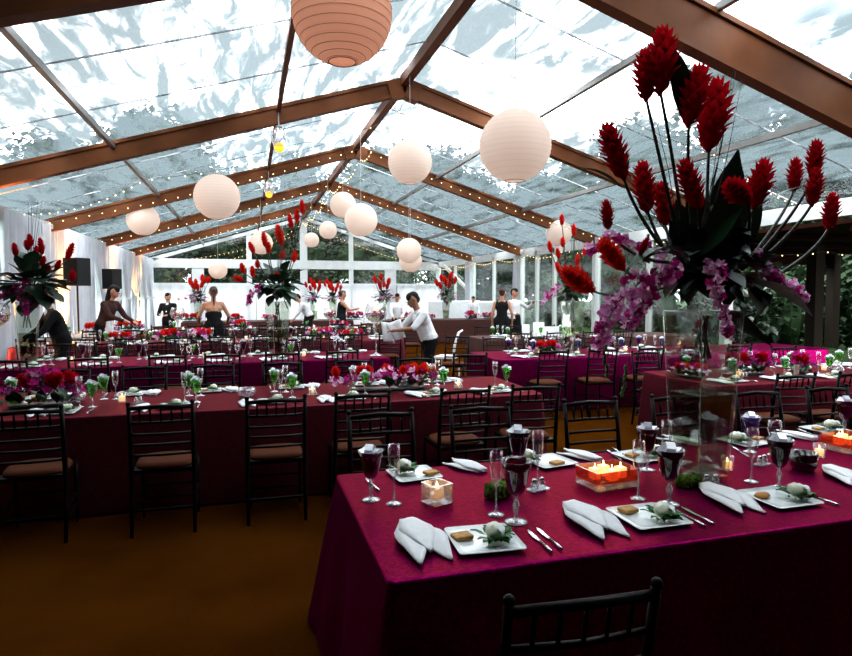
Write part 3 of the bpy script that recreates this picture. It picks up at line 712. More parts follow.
def knife():
    t = proto('table_knife', 'cutlery'); m = MB()
    m.tube([(0, 0, .006), (0, .03, .007), (0, .10, .006)], [.005, .006, .004], 8); m.build('handle', M['steel'], t, True)
    b = loft([[(-.005, .10, .004), (.005, .10, .004), (.005, .10, .006), (-.005, .10, .006)], [(-.009, .14, .003), (.007, .14, .003), (.007, .14, .005), (-.009, .14, .005)], [(-.008, .19, .003), (.008, .19, .003), (.008, .19, .005), (-.008, .19, .005)], [(.001, .215, .003), (.004, .215, .003), (.004, .215, .004), (.001, .215, .004)]]); b.build('blade', M['steel'], t)
    return t
def fork():
    t = proto('table_fork', 'cutlery'); MB().tube([(0, 0, .006), (0, .05, .006), (0, .13, .005), (0, .145, .006)], [.005, .006, .003, .006], 8).build('handle', M['steel'], t, True)
    MB().box((0, .15, .006), (.022, .018, .002)).build('neck', M['steel'], t)
    for i in range(4): MB().tube([((i-1.5)*.006, .158, .006), ((i-1.5)*.0065, .185, .011), ((i-1.5)*.006, .20, .009)], .0014, 5).build('tine', M['steel'], t)
    return t
def shakers():
    t = proto('salt_and_pepper_set', 'condiments')
    for x in (-.022, .022):
        m = MB().lathe([(.001, 0), (.017, 0), (.019, .012), (.016, .03), (.012, .036)], 10, (x, 0, 0)); b = m.build('shaker', M['crystal'], t, True)
        MB().lathe([(.012, .036), (.012, .045), (.008, .051), (.001, .053)], 12, (x, 0, 0)).build('cap', M['steel'], b, True)
    MB().box((0, 0, .003), (.095, .05, .006)).build('tray', M['crystal'], t)
    return t
def cube_candle():
    t = proto('glass_cube_candle_holder', 'candle holder'); h = .075; w_ = .045
    loft([rsq(0, w_, 0, .08), rsq(0, w_, .018, .08), rsq(0, w_, h, .08), rsq(0, w_-.005, h, .08), rsq(0, w_-.005, .02, .08)]).build('holder', M['crystal'], t)
    c = MB().lathe([(.001, .021), (.026, .021), (.027, .055), (.022, .056), (.001, .052)], 18); c.build('candle', M['wax'], t, True)
    MB().lathe([(.001, .056), (.004, .060), (.0045, .066), (.001, .080)], 8).build('flame', M['flame'], t, True)
    return t
def votive(mt='clear'):
    t = proto('votive_candle', 'candle holder')
    MB().lathe([(.001, 0), (.026, 0), (.030, .01), (.033, .075), (.0315, .075), (.028, .012), (.001, .008)], 20).build('cup', M[mt], t, True)
    MB().lathe([(.001, .01), (.024, .01), (.024, .045), (.001, .043)], 16).build('candle', M['wax'], t, True)
    MB().lathe([(.001, .045), (.004, .050), (.001, .068)], 8).build('flame', M['flame'], t, True)
    return t
def candle_tray():
    t = proto('candle_tray', 'candle holder'); w_ = .125
    def sq(r, z): return [(x, y*.72, z) for x, y, z in rsq(0, r, z, .1)]
    loft([sq(w_, 0), sq(w_, .03), sq(w_-.004, .030), sq(w_-.008, .006)]).build('base', M['crystal'], t)
    loft([sq(w_, .03), sq(w_, .085), sq(w_-.005, .085), sq(w_-.005, .03)], False, False).build('wall', M['amberglass'], t)
    R = random.Random(2)
    for i in range(26): MB().ball((R.uniform(-.10, .10), R.uniform(-.07, .07), .014+.01*R.random()), .011, 6, 5).build('glass_pebble', M['crystal'], t, True)
    for x, y in ((-.062, .015), (.0, -.035), (.012, .045), (.07, -.012)):
        MB().box((x, y, .055), (.042, .042, .05)).build('candle', M['wax'], t); MB().lathe([(.001, .08), (.004, .085), (.001, .104)], 8, (x, y, 0)).build('flame', M['flame'], t, True)
    return t
def moss():
    m = MB(); R = random.Random(6); m.box((0, 0, .035), (.13, .085, .06))
    for i in range(90): m.ball((R.uniform(-.065, .065), R.uniform(-.043, .043), R.uniform(.012, .066)), R.uniform(.010, .015), 6, 4)
    t = proto('moss_box', 'centrepiece'); m.build('moss', M['moss'], t, True)
    return t
def wine():
    t = proto('wine_glass', 'glass')
    MB().lathe([(.005, .10), (.028, .112), (.039, .15), (.034, .20), (.033, .20), (.038, .15), (.027, .114), (.001, .105)], 22).build('bowl', M['clear'], t, True)
    MB().lathe([(.001, 0), (.036, 0), (.036, .003), (.012, .009), (.0045, .016), (.0045, .092), (.009, .105)], 20).build('stem', M['crystal'], t, True)
    return t
def crystal_bowl():
    t = proto('round_glass_bowl', 'bowl')
    MB().lathe([(.001, 0), (.035, 0), (.07, .02), (.082, .05), (.070, .078), (.067, .078), (.078, .05), (.066, .024), (.001, .006)], 24).build('bowl', M['crystal'], t, True)
    m = MB(); R = random.Random(8)
    for i in range(14): a = R.random()*6.3; q = R.random()*.045; m.leaf((q*math.cos(a), q*math.sin(a), .03), ((q+.03)*math.cos(a+1), (q+.03)*math.sin(a+1), .06), .016, .005, 3)
    m.build('petals', M['magenta'], t, True)
    return t
G_PUR = goblet('purpleglass', 'ice_goblet'); G_DRK = goblet('darkglass', 'ice_goblet', h=.24); G_BLU = goblet('blueglass', 'ice_goblet', h=.21)
G_GRN = goblet('greenglass', 'green_goblet', h=.20); G_RED = goblet('purpleglass', 'plum_goblet', ice=False, h=.245); G_GRNI = goblet('greenglass', 'green_goblet', ice=False, h=.19)
FL, PL, SA, CR, OR_, NA, KN, FK, SP, CC, VO, CT, MO, WG, CB = flute(), plate(), salad(), cracker(), fruit(), napkin(), knife(), fork(), shakers(), cube_candle(), votive(), candle_tray(), moss(), wine(), crystal_bowl()

def dirz(a, b): d = b-a; return math.atan2(d.y, d.x)-PI/2
def T1(p, x, y, label, rz=0, scale=None, z=TZ+.0015, group=None):
    q = at(x, y, TZ); return put(p, (q.x, q.y, z), rz, label, group, scale)
def along(p, a, b, label, scale=None, z=TZ+.0015):
    A, B = at(*a, TZ), at(*b, TZ); return put(p, (A.x, A.y, z), dirz(A, B), label, None, scale)
T1(G_PUR, 371, 500, 'plum goblet full of ice at the left back corner of the front table')
T1(FL, 394, 504, 'champagne flute beside the ice goblet at the left corner of the front table')
T1(G_RED, 516, 522, 'tall plum goblet without ice, nearest the camera on the front table', 0, 1.04)
T1(FL, 496, 515, 'champagne flute left of the nearest plum goblet, before the moss', 0, 1.02)
T1(G_DRK, 518, 478, 'dark violet ice goblet behind the nearest plum goblet')
T1(FL, 537.5, 486, 'champagne flute behind the salt and pepper, beside the dark violet ice goblet')
T1(FL, 638, 499, 'champagne flute right of the candle tray on the front table')
T1(G_PUR, 647, 470, 'plum ice goblet at the far edge left of the tall square vase')
T1(FL, 666, 471, 'champagne flute directly left of the tall square vase')
T1(G_DRK, 669, 504, 'dark plum ice goblet in front of the tall square vase', 0, 1.02)
T1(FL, 751.5, 482, 'champagne flute right of the tall square vase on the front table')
T1(G_BLU, 750, 452, 'violet ice goblet at the far edge right of the tall square vase')
T1(WG, 774, 455, 'empty wine glass at the far edge of the front table')
T1(G_DRK, 779, 488, 'dark plum ice goblet at the right end of the front table', 0, .98)
T1(G_PUR, 844, 434, 'plum ice goblet at the right edge of the frame')
pl = []
def setplate(c, e, food, wh, s_=1.0, swap=False):
    A = at(*c, TZ); B = at(*e, TZ); rz = math.atan2((B-A).y, (B-A).x)
    put(PL, (A.x, A.y, TZ+.0015), rz, 'square white plate with %s, %s' % (food.replace('cheese ', ''), wh), None, s_)
P_ = [((484, 542), (551, 536), 495, 543, 462, 541, 'at the left front place', 0),
      ((414, 476), (446, 472), 404, 474, 431, 476, 'at the back left corner', 0),
      ((549, 463), (575, 459), 527, 463, 557, 466, 'behind the salt and pepper', 0),
      ((648, 519), (690, 514), 663, 521, 628, 514, 'middle front place', 0),
      ((779, 500), (820, 495), 797, 500, 762, 499, 'at the right front place', 1),
      ((640, 458), (660, 455), 652, 457, 632, 458, 'behind left of the tall vase', 0),
      ((744, 443), (765, 440), 737, 444, 757, 441, 'behind right of the tall vase', 0),
      ((826, 431), (845, 429), 831, 431, 818, 431, 'at the right edge of the picture', 0)]
for i, (c, e, sx, sy, kx, ky, wh, orr) in enumerate(P_):
    far_ = i in (1, 2, 5, 6, 7); setplate(c, e, 'cheese salad and a %s' % ('slice of orange' if orr else 'cracker'), wh, 1.0 if not far_ else .92)
    rz = dirz(at(*c, TZ), at(*e, TZ))
    T1(SA, sx, sy, 'round of pale cheese on greens, %s' % wh, rz, 1.15, TZ+.012)
    T1(OR_ if orr else CR, kx, ky, '%s %s' % ('slice of orange' if orr else 'golden rectangular cracker', wh), rz+PI/2+.25, 1.15, TZ+.012)
along(NA, (408, 525), (444, 583), 'white napkin folded to points at the left front corner of the front table', 1.18)
along(NA, (570, 507), (622, 548), 'white napkin folded to points at the front, below the candle tray', 1.18)
along(NA, (705, 488), (758, 520), 'white napkin folded to points at the right front, below the tall vase', 1.15)
along(NA, (828, 469), (866, 492), 'white napkin cut off by the right edge of the picture', 1.0)
along(NA, (484, 473), (449, 462), 'white napkin at the back left of the front table', .85)
along(NA, (600, 462), (562, 452), 'white napkin at the back behind the candle tray', .85)
along(NA, (700, 446), (672, 440), 'white napkin behind the tall square vase', .85)
along(NA, (816, 441), (783, 434), 'white napkin at the back right, behind the plum goblet', .85)
along(KN, (552, 554), (524, 528), 'silver knife, left of two at the left front place'); along(KN, (562, 551), (533, 526), 'silver knife, right of two at the left front place')
along(KN, (705, 528), (670, 508), 'silver knife, left of two beside the middle front plate'); along(KN, (714, 526), (680, 507), 'silver knife, right of two beside the middle front plate')
along(KN, (839, 507), (812, 497), 'silver knife at the right front place')
along(KN, (606, 451), (630, 466), 'silver knife, left of two at the back behind the candle tray'); along(FK, (612, 449), (636, 463), 'silver fork beside the knife at the back behind the candle tray')
along(FK, (379, 492), (360, 473), 'silver fork behind the plum goblet at the left corner')
along(KN, (797, 430), (820, 438), 'silver knife at the back right of the front table'); along(FK, (490, 497), (503, 478), 'silver fork leaning by the moss box')
along(KN, (732, 448), (746, 456), 'silver knife right of the tall square vase')
T1(CC, 437, 502, 'lit candle in a clear glass cube at the left of the front table', .35, 1.15)
T1(CT, 607, 484, 'amber glass tray holding four lit candles, middle of the front table', .1)
T1(CT, 848, 449, 'amber glass tray with candles at the right edge of the picture', .1)
T1(VO, 727, 470, 'single lit votive candle at the foot of the tall square vase'); T1(VO, 819, 457, 'single lit votive candle left of the right-hand candle tray')
T1(SP, 538, 490, 'salt and pepper set behind the nearest plum goblet', .3, 1.1); T1(SP, 762, 465, 'salt and pepper set right of the tall square vase', .3); T1(SP, 711, 485, 'salt and pepper set in front of the tall square vase', -.2)
T1(MO, 499, 497, 'green moss box behind the left flute', .5, .92); T1(MO, 688, 487, 'green moss box in front of the tall square vase', .1, .8)
m = MB().lathe([(.001, 0), (.05, 0), (.065, .03), (.068, .095), (.064, .095), (.055, .02), (.001, .012)], 22); q = at(803, 470, TZ)
rb = thing('plum_glass_bowl', 'plum coloured glass bowl near the right-hand candle tray', 'bowl', (q.x, q.y, TZ+.001)); m.build('bowl', M['darkglass'], rb, True)

# chairs of the front table
for i, x in enumerate((.81, 1.49, 2.33, 3.05, 3.8, 4.5)): seat(x, 3.55, PI, 'dark chiavari chair facing the camera behind the front table, %s from the left' % ORD[i])
seat(.83, 1.60, -.06, 'dark chiavari chair at the camera side of the front table')

# ------------------------------------------------------------------ parametric settings on the other rows
def row(key, xs_near, xs_far, kind='green', crn=True, cry=.44, glassf=1.0, chf=True, seed=0, lite=False):
    x0, x1, y0, y1, mt, ds = TB[key]; R = random.Random(seed)
    for side, xs in (('near', xs_near), ('far', xs_far)):
        sg = 1 if side == 'near' else -1; ye = y0 if side == 'near' else y1
        for i, x in enumerate(xs):
            wh = '%s place from left, %s side, %s' % (ORD[i], side, ds)
            j = lambda a=.02: R.uniform(-a, a)
            if chf or side == 'near': seat(x+j(.03), ye-.30+j(.02) if side == 'near' else ye+.31, (0 if sg > 0 else PI)+j(.08), 'dark chiavari chair at '+wh)
            put(PL, (x+j(), ye+sg*.22, TZ+.0015), (0 if sg > 0 else PI)+j(.1), 'square white plate at '+wh, None, .95)
            put(SA, (x+.03, ye+sg*.22, TZ+.012), j(3), 'small salad at '+wh)
            if not lite: put(CR, (x-.055, ye+sg*.22, TZ+.012), .3+j(.3), 'golden cracker on plate at '+wh)
            put(NA, (x-sg*.22, ye+sg*(.34), TZ+.0015), PI*(sg > 0)+j(.25)+.15, 'white folded napkin at '+wh, None, .95)
            gp = G_GRN if kind == 'green' else G_BLU if kind == 'blue' else (G_GRNI, G_GRN, G_PUR, WG)[R.randrange(4)]
            put(gp, (x+sg*.17, ye+sg*(.42+j()), TZ+.001), 0, 'small %s goblet at %s' % ('green' if gp in (G_GRN, G_GRNI) else 'violet' if gp is G_BLU else 'plum' if gp is G_PUR else 'clear', wh), None, glassf)
            put(FL, (x+sg*.07, ye+sg*(.46+j()), TZ+.001), 0, 'champagne flute at '+wh, None, glassf*.95)
            if not lite: put(KN, (x+sg*.20, ye+sg*.10, TZ+.0015), (0 if sg > 0 else PI), 'silver knife at '+wh)
            if i % 2 == 0:
                q_ = R.random()
                if side == 'near': put(VO, (x+.36, (y0+y1)/2+j(.1), TZ+.001), 0, 'lit votive candle right of '+wh, None, 1.1)
                elif not lite: put(CB, (x+.33, (y0+y1)/2+j(.12), TZ+.001), 0, 'glass bowl of petals, right of '+wh)
            elif side == 'near' and not lite: put(SP, (x-.30, (y0+y1)/2-.1, TZ+.001), j(1), 'salt and pepper set left of '+wh)
row('second left', (-1.40, -.60, .20, .86, 1.62, 2.27), (-1.75, -1.05, -.35, .40, 1.15, 1.9), seed=1)
row('second right', (4.9, 5.6, 6.25, 7.0, 7.75), (4.95, 5.7, 6.45, 7.2), seed=2)
row('third left', (-2.62, -1.83, -.95, -.32, .42, 1.15), (-2.7, -2.0, -1.3, -.6, .1, .8, 1.5), 'mixed', seed=3, lite=True)
row('third right', (3.9, 4.65, 5.4, 6.15, 6.9), (4.0, 4.75, 5.5, 6.3), 'blue', seed=4, lite=True)
row('fourth left', (-3.4, -2.65, -1.9, -1.15, -.4, .35, 1.1, 1.85, 2.6), (-3.0, -2.2, -1.4, -.6, .2, 1.0, 1.8, 2.6), 'mixed', seed=5, lite=True)
row('fourth right', (4.95, 5.7, 6.45, 7.2), (5.1, 5.9, 6.7), 'green', seed=6, lite=True)
row('fifth left', (-1.9, -1.1, -.3, .5, 1.3, 2.1, 2.9), (), 'mixed', seed=7, lite=True)
row('side', (-3.85,), (-3.1,), 'mixed', seed=8, lite=True)

# ================================================================== flowers
def ginger_mesh(seed):
    R = random.Random(seed); m = MB(); m.tube([(0, 0, -.02), (0, 0, .02), (0, 0, .17), (0, 0, .21)], [.006, .016, .022, .006], 8)
    n = 64
    for i in range(n):
        q = i/(n-1); z = .185*q; a = i*2.4; rr = .014+.020*math.sin(PI*min(q*.85+.12, 1)); out = .016+.010*math.sin(PI*min(q+.05, 1))
        d = Vector((math.cos(a), math.sin(a), 0)); p0 = d*rr*.6+Vector((0, 0, z-.01)); p1 = d*(rr+out*(.7 if q < .3 else 1))+Vector((0, 0, z+.022+.010*q+R.uniform(-.004, .006)))
        m.leaf(p0, p1, .0145, -.006, 3, (-math.sin(a), math.cos(a), 0), .3)
    m.lathe([(.006, -.02), (.019, .02), (.030, .08), (.030, .13), (.018, .18), (.001, .205)], 10)
    for i in range(6):
        a = i*1.05; m.leaf((0, 0, .18), (.016*math.cos(a), .016*math.sin(a), .225), .010, 0, 2, (-math.sin(a), math.cos(a), 0))
    return m
GM = [ginger_mesh(i).mesh('ginger_bloom', M['red']) for i in range(3)]
GS = ginger_mesh(5).mesh('ginger_bloom', M['scarlet'])
def orchid_mesh(mt, seed):
    R = random.Random(seed); m = MB()
    for i in range(5):
        a = i*2*PI/5+.3; d = Vector((math.cos(a), math.sin(a), .25+.2*R.random())); m.leaf((0, 0, 0), d*.026, .0095 if i % 2 else .012, .004, 3, (-math.sin(a), math.cos(a), 0), .2)
    m.leaf((0, 0, 0), (.004, 0, .022), .008, .003, 3, (0, 1, 0))
    return m.mesh('blossom', mt)
OM = [orchid_mesh(M['orchid'], 1), orchid_mesh(M['magenta'], 2), orchid_mesh(M['orchid_deep'], 3)]
OMD = [orchid_mesh(M['plum'], 4), orchid_mesh(M['magenta'], 5)]
def aim(o, a, b, L0):
    d = Vector(b)-Vector(a); o.rotation_mode = 'XYZ'; o.rotation_euler = d.to_track_quat('Z', 'Y').to_euler(); o.location = a
    k = d.length/L0; return k
def ginger(t, base, tip, root, mesh, fat=1.0, via=None, r0=.007):
    """bloom from base to tip with its stem running down to root"""
    base, tip, root = Vector(base), Vector(tip), Vector(root)
    o = part('ginger_bloom', mesh, t); k = aim(o, base, tip, .215); o.scale = (k*fat,)*2+(k,)
    mid = Vector(via) if via is not None else root.lerp(base, .55)+(base-tip).normalized()*-.0+Vector((0, 0, -.03))*(base-root).length
    pts = []
    for i in range(9):
        u = i/8; pts.append(root*(1-u)**2+mid*2*u*(1-u)+base*u*u)
    MB().tube(pts, [r0*(1.15-.3*i/8) for i in range(9)], 7).build('stem', M['stem'], t, True)
    return o
def leafpart(t, a, b, w, mt='leaf', sag=.0, side=None, name='leaf', wav=.0, n=9, fold=.25):
    return MB().leaf(a, b, w, sag, n, side, fold, wav).build(name, M[mt], t, True)
def spray(t, pts, n, spread, meshes, seed=0, size=1.0, mt='stem'):
    R = random.Random(seed); P = [Vector(p) for p in pts]
    s_ = MB().tube(P, .0035, 5).build('orchid_spray', M[mt], t, True)
    for i in range(n):
        u = (i+.5)/n*(len(P)-1); j = min(int(u), len(P)-2); p = P[j].lerp(P[j+1], u-j)
        d = Vector((R.gauss(0, 1), R.gauss(0, 1), R.gauss(0, 1))).normalized()
        sp = spread*(1-.5*i/n)
        part('blossom', R.choice(meshes), s_, p+d*sp*(.3+.7*R.random()), (R.uniform(.6, 2.4), R.uniform(-.8, .8), R.random()*6), (size*R.uniform(.8, 1.3),)*3)
    return s_
def foliage(t, c, rad, n, L_, w_, seed, mts=('leaf',), squash=.8, up=.1, name='leaf'):
    R = random.Random(seed); c = Vector(c)
    for i in range(n):
        d = Vector((R.gauss(0, 1), R.gauss(0, 1), R.gauss(0, 1)*squash+up)).normalized()
        p = c+d*rad*R.uniform(.05, .5); q = c+d*rad*R.uniform(.85, 1.15)+Vector((0, 0, -.25*rad*R.random()))
        q = p+(q-p).normalized()*L_*R.uniform(.7, 1.25)
        leafpart(t, p, q, w_*R.uniform(.7, 1.2), R.choice(mts), R.uniform(-.02, .04)*L_/.2, None, name, 0, 6)

def vase(label, loc, rz, h=.84, b=.095, tp=.135, group=None):
    t = thing('square_glass_vase', label, 'vase', loc, rz, group)
    def rg(r_, z): return rsq(0, r_, z, .06, 24)
    g = .006
    loft([rg(b, 0), rg(b+(tp-b)*.3, h*.3), rg(b+(tp-b)*.65, h*.65), rg(tp, h), rg(tp-g, h), rg(b+(tp-b)*.65-g, h*.65), rg(b+(tp-b)*.3-g, h*.3), rg(b-g, .03)]).build('glass', M['vaseglass'], t)
    loft([rg(b-g*1.5, .032), rg(b+(tp-b)*.5-g*1.5, h*.5)]).build('water', M['water'], t)
    for sx in (-1, 1):
        for sy in (-1, 1): MB().tube([(sx*b, sy*b, 0), (sx*tp, sy*tp, h)], .0022, 5).build('edge', M['crystal'], t)
    MB().tube([(x, y, h) for x, y, z in rg(tp-.003, 0)]+[(rg(tp-.003, 0)[0][0], rg(tp-.003, 0)[0][1], h)], .003, 5, False).build('rim', M['crystal'], t, True)
    return t
# --- the tall arrangement on the front table
vb = at(699, 473, TZ); VX, VY = vb.x, vb.y
vase('tall square tapering glass vase of water on the front table', (VX, VY, TZ+.001), PI/4-.72)
AB = thing('flower_arrangement', 'tallest arrangement of red torch gingers and pink orchids, in the nearest vase', 'flowers', (VX, VY, TZ+.80))
O_ = Vector((VX, VY, TZ+.80)); R = random.Random(11)
def L_(x, y, dy=0): return aty(x, y, VY+dy)-O_
GL = [((644, 50), (646, 98), (674, 222), (658, 150), .05), ((664, 28), (660, 90), (683, 228), (672, 150), 0), ((701, 66), (689, 122), (693, 235), (686, 175), -.05), ((719, 80), (709, 146), (706, 235), (707, 190), .05),
      ((605, 124), (623, 176), (664, 250), (634, 212), .0), ((641, 162), (647, 210), (664, 250), (652, 225), .1), ((661, 182), (665, 224), (672, 250), (668, 235), .12), ((683, 160), (698, 206), (700, 250), (700, 228), -.1),
      ((606, 200), (608, 228), (650, 262), (618, 248), .12), ((727, 182), (748, 200), (745, 255), (752, 225), -.12), ((766, 160), (754, 206), (738, 262), (745, 235), .0), ((796, 158), (794, 190), (748, 262), (785, 215), .08),
      ((817, 140), (813, 176), (752, 262), (800, 210), -.05), ((817, 168), (812, 204), (758, 262), (796, 232), -.1), ((833, 193), (829, 228), (768, 280), (815, 255), .0), ((648, 238), (640, 254), (668, 262), (650, 262), -.15)]
for i, (tp, bs, rt, via, dy) in enumerate(GL):
    o = ginger(AB, L_(*bs, dy), L_(*tp, dy*1.1), L_(*rt, dy*.3), GM[i % 3], 1.12 if i != 9 else 1.6, L_(*via, dy*.6), .0085)
o = ginger(AB, L_(622, 268, -.12), L_(601, 240, -.14), L_(668, 278, -.05), GS, 1.2, L_(635, 284, -.1), .006)
o = ginger(AB, L_(592, 290, -.10), L_(563, 270, -.14), L_(664, 288, -.05), GS, 1.1, L_(610, 302, -.1), .006)
# big blades
for a, b, w_, mt, sg, dy in [((687, 128), (664, 36), .055, 'leaf', .05, .02), ((712, 262), (738, 150), .11, 'leaf', 0, .05), ((735, 262), (757, 168), .08, 'leaf', 0, .1), ((690, 258), (676, 200), .09, 'leaf', 0, .1), ((700, 250), (692, 178), .07, 'leaf', 0, .05), ((722, 258), (722, 190), .09, 'leaf', 0, -.02),
                         ((622, 188), (570, 168), .018, 'leaf2', .03, 0), ((757, 208), (824, 184), .020, 'leaf2', .03, -.05), ((682, 250), (624, 276), .055, 'leaf2', .05, -.15), ((690, 262), (640, 262), .05, 'leaf', .04, -.18), ((735, 280), (812, 316), .075, 'leaf2', .04, -.12), ((728, 310), (772, 346), .035, 'leaf2', .03, -.1), ((700, 255), (742, 208), .03, 'leaf2', .0, -.2)]:
    leafpart(AB, L_(*a, dy), L_(*b, dy*1.2), w_, mt, sg, RIGHT if abs(a[0]-b[0]) < 45 else None, 'broad_leaf', .02)
foliage(AB, L_(705, 268), .30, 92, .14, .07, 21, ('leaf', 'leaf', 'leaf'), .62, .05)
foliage(AB, L_(742, 272), .24, 34, .14, .075, 22, ('leaf',), .7, 0)
foliage(AB, L_(712, 250), .16, 40, .16, .085, 23, ('leaf',), .9, 0)
for i, (a, b) in enumerate([((700, 240), (733, 70)), ((702, 240), (727, 92)), ((705, 240), (742, 80)), ((700, 240), (722, 100)), ((690, 240), (648, 170)), ((672, 240), (595, 140)), ((680, 240), (650, 96)), ((697, 240), (737, 66))]):
    MB().tube([L_(*a), L_((a[0]+b[0])/2+3, (a[1]+b[1])/2, .02), L_(*b, .05)], [.003, .002, .001], 5).build('willow_twig', M['willow'], AB)
spray(AB, [L_(668, 270, -.15), L_(640, 282, -.18), L_(620, 300, -.2), L_(606, 322, -.2), L_(600, 346, -.2)], 75, .075, OM, 1, 1.05)
spray(AB, [L_(672, 268, -.1), L_(655, 285, -.15), L_(640, 305, -.17), L_(625, 330, -.17)], 55, .065, OM, 2, 1.0)
spray(AB, [L_(664, 258, 0), L_(640, 246, -.02), L_(620, 235, -.03), L_(604, 242, -.05), L_(590, 252, -.05)], 40, .05, OM, 3, .95)
spray(AB, [L_(714, 262, -.2), L_(716, 285, -.25), L_(722, 310, -.26), L_(730, 335, -.25)], 52, .045, OM, 4, .95)
spray(AB, [L_(745, 252, -.1), L_(766, 270, -.14), L_(786, 284, -.16), L_(808, 298, -.16)], 56, .05, OM, 5, .95)
for a in ([L_(640, 300, -.1), L_(632, 340, -.12), L_(626, 372, -.12), L_(622, 394, -.12)], [L_(612, 330, -.1), L_(605, 352, -.1), L_(607, 376, -.1)]):
    v = MB().tube(a, .002, 5).build('hanging_tendril', M['leaf3'], AB)
    for i in range(7): p = Vector(a[-1]).lerp(Vector(a[-2]), i/5); v2 = MB().ball(p+Vector((R.uniform(-.01, .01), 0, 0)), .009, 7, 5, (1, 1, 1.6)).build('bud', M['leaf3'], v, True)
for i in range(9): a = i*.7; MB().tube([(.03*math.cos(a), .03*math.sin(a), .02), (.045*math.cos(a+2), .045*math.sin(a+2), -.20)], .005, 6).build('cut_stem', M['stem'], AB)

# --- the three other tall arrangements
def arrangement(label, vlabel, vx, vy, Y_, GLs, ctr, rpx, seed, mesh, orch=None, sc_=1.0, lmts=('leaf', 'leaf', 'leaf2'), h=.80):
    b = at(vx, vy, TZ); b = Vector((b.x*Y_/b.y, Y_, TZ)); vase(vlabel, (b.x, b.y, TZ+.001), PI/4-.4, h)
    O2 = Vector((b.x, b.y, TZ+h-.03)); t = thing('flower_arrangement', label, 'flowers', O2)
    f_ = lambda x, y, dy=0: aty(x, y, Y_+dy)-O2
    R = random.Random(seed); sz = 11.5/F*Y_
    for (tx, ty), (bx, by) in GLs:
        dy = R.uniform(-.15, .15); tp, bs = f_(tx, ty, dy), f_(bx, by, dy); ginger(t, bs, tp, f_(ctr[0]+(bx-ctr[0])*.25, ctr[1]+3, dy*.3), mesh, max(1.0, .20/(tp-bs).length), None, .008)
    rad = rpx*Y_/F
    foliage(t, f_(*ctr), rad*.95, 84, rad*.40, rad*.15, seed, lmts, .65, 0)
    for k in (orch or []): spray(t, [f_(*p, -.2) for p in k], 34, .07, OM if seed != 32 else OMD, seed+3, 1.25)
    for i in range(6): a = i; MB().tube([(.03*math.cos(a), .03*math.sin(a), .02), (.05*math.cos(a+2), .05*math.sin(a+2), -.30)], .006, 6).build('cut_stem', M['leaf2'], t)
    for i in range(5): MB().tube([f_(ctr[0], ctr[1]-4), f_(ctr[0]+(-1)**i*i*2+4, ctr[1]-rpx*1.9)], [.004, .002], 5).build('willow_twig', M['willow'], t)
arrangement('tall arrangement of scarlet gingers rising over the middle of the left tables', 'square glass vase on third left row, below the white lantern', 278, 357, 9.1,
    [((301.6, 200), (303, 214)), ((296.7, 209), (296.7, 223)), ((289, 214), (291.5, 228)), ((277, 225), (282, 245)), ((263, 232), (265.7, 247)), ((249, 242), (254, 253)), ((268, 242), (269, 253)), ((283, 250), (281, 260)), ((295, 251), (294, 262)), ((241, 263), (244, 273)), ((233, 277), (243, 280)), ((252, 266), (253, 277)), ((257, 260), (258, 268)), ((276, 272), (279, 282))], (278, 286), 34, 31, GS, [[(262, 285), (252, 294), (247, 304)]])
arrangement('tall dark arrangement with red gingers at the left edge, before the drapes', 'square glass vase on third left row at the left edge', 28, 357, 9.15,
    [((29, 234), (31, 246)), ((40, 238), (42, 254)), ((44, 256), (42, 266)), ((73, 243), (67, 259)), ((60, 260), (56, 270)), ((49, 265), (46, 275)), ((73, 270), (72, 281)), ((26, 240), (28, 250)), ((36, 246), (36, 260)), ((14, 243), (16, 256))], (30, 284), 44, 32, GM[0], [[(28, 282), (14, 288), (2, 296)], [(20, 292), (24, 304), (28, 314)]], lmts=('leaf',))
arrangement('tall arrangement of scarlet gingers on third right row, left of the nearest one', 'square glass vase on third right row', 572, 352, 8.5,
    [((561.5, 214), (562, 225)), ((573.4, 224), (574, 236)), ((548.7, 241), (551, 252)), ((562.4, 237), (563, 247)), ((557, 248), (559, 258)), ((578, 254), (577, 266)), ((579, 266), (578, 276)), ((556, 262), (560, 273)), ((586, 245), (584, 256)), ((568, 270), (570, 280))], (573, 290), 30, 33, GS, [[(560, 288), (548, 294), (543, 303)]], lmts=('leaf', 'leaf2', 'leaf3'))
# --- far small arrangements in clear vases
def smallarr():
    t = thing('flower_arrangement', 'x', 'flowers'); R = random.Random(41)
    for i in range(9):
        a = i*2.4; rr = .10+.25*(i/9); bs = Vector((rr*math.cos(a), rr*math.sin(a), .32+.42*R.random())); tp = bs*1.0+Vector((.05*math.cos(a), .05*math.sin(a), .22)); ginger(t, bs, tp, (0, 0, 0), GS, 1.35, None, .008)
    foliage(t, (0, 0, .16), .36, 34, .24, .07, 42, ('leaf', 'leaf2', 'leaf3'), .5, .1)
    s2 = OM; R2 = random.Random(3)
    for i in range(20): part('blossom', R2.choice(s2), t, (R2.gauss(0, .16), R2.gauss(0, .16), .14+R2.gauss(0, .10)), (R2.random()*6, R2.random()*6, 0), (2.3,)*3)
    return t
SA_ = smallarr(); RV = vase('x', (0, 0, 0), .4, .62, .07, .10)
for i, (x, Y_, s_, wh) in enumerate(((198, 20.9, 1.0, 'behind the woman with the bare back'), (314, 20.9, .9, 'on far left row, left one of two side by side'), (333, 20.6, .85, 'on far left row, right one of two side by side'), (383, 20.2, 1.05, 'on far right row, left end, above the pink bubble glass'), (446, 20.2, 1.15, 'on far right row, right of the bending waiter'))):
    p = aty(x, 300, Y_); put(RV, (p.x, p.y, TZ+.001), .5, 'clear glass vase %s' % wh); put(SA_, (p.x, p.y, TZ+.60), i*1.1, 'red and green flower arrangement %s' % wh, None, s_)

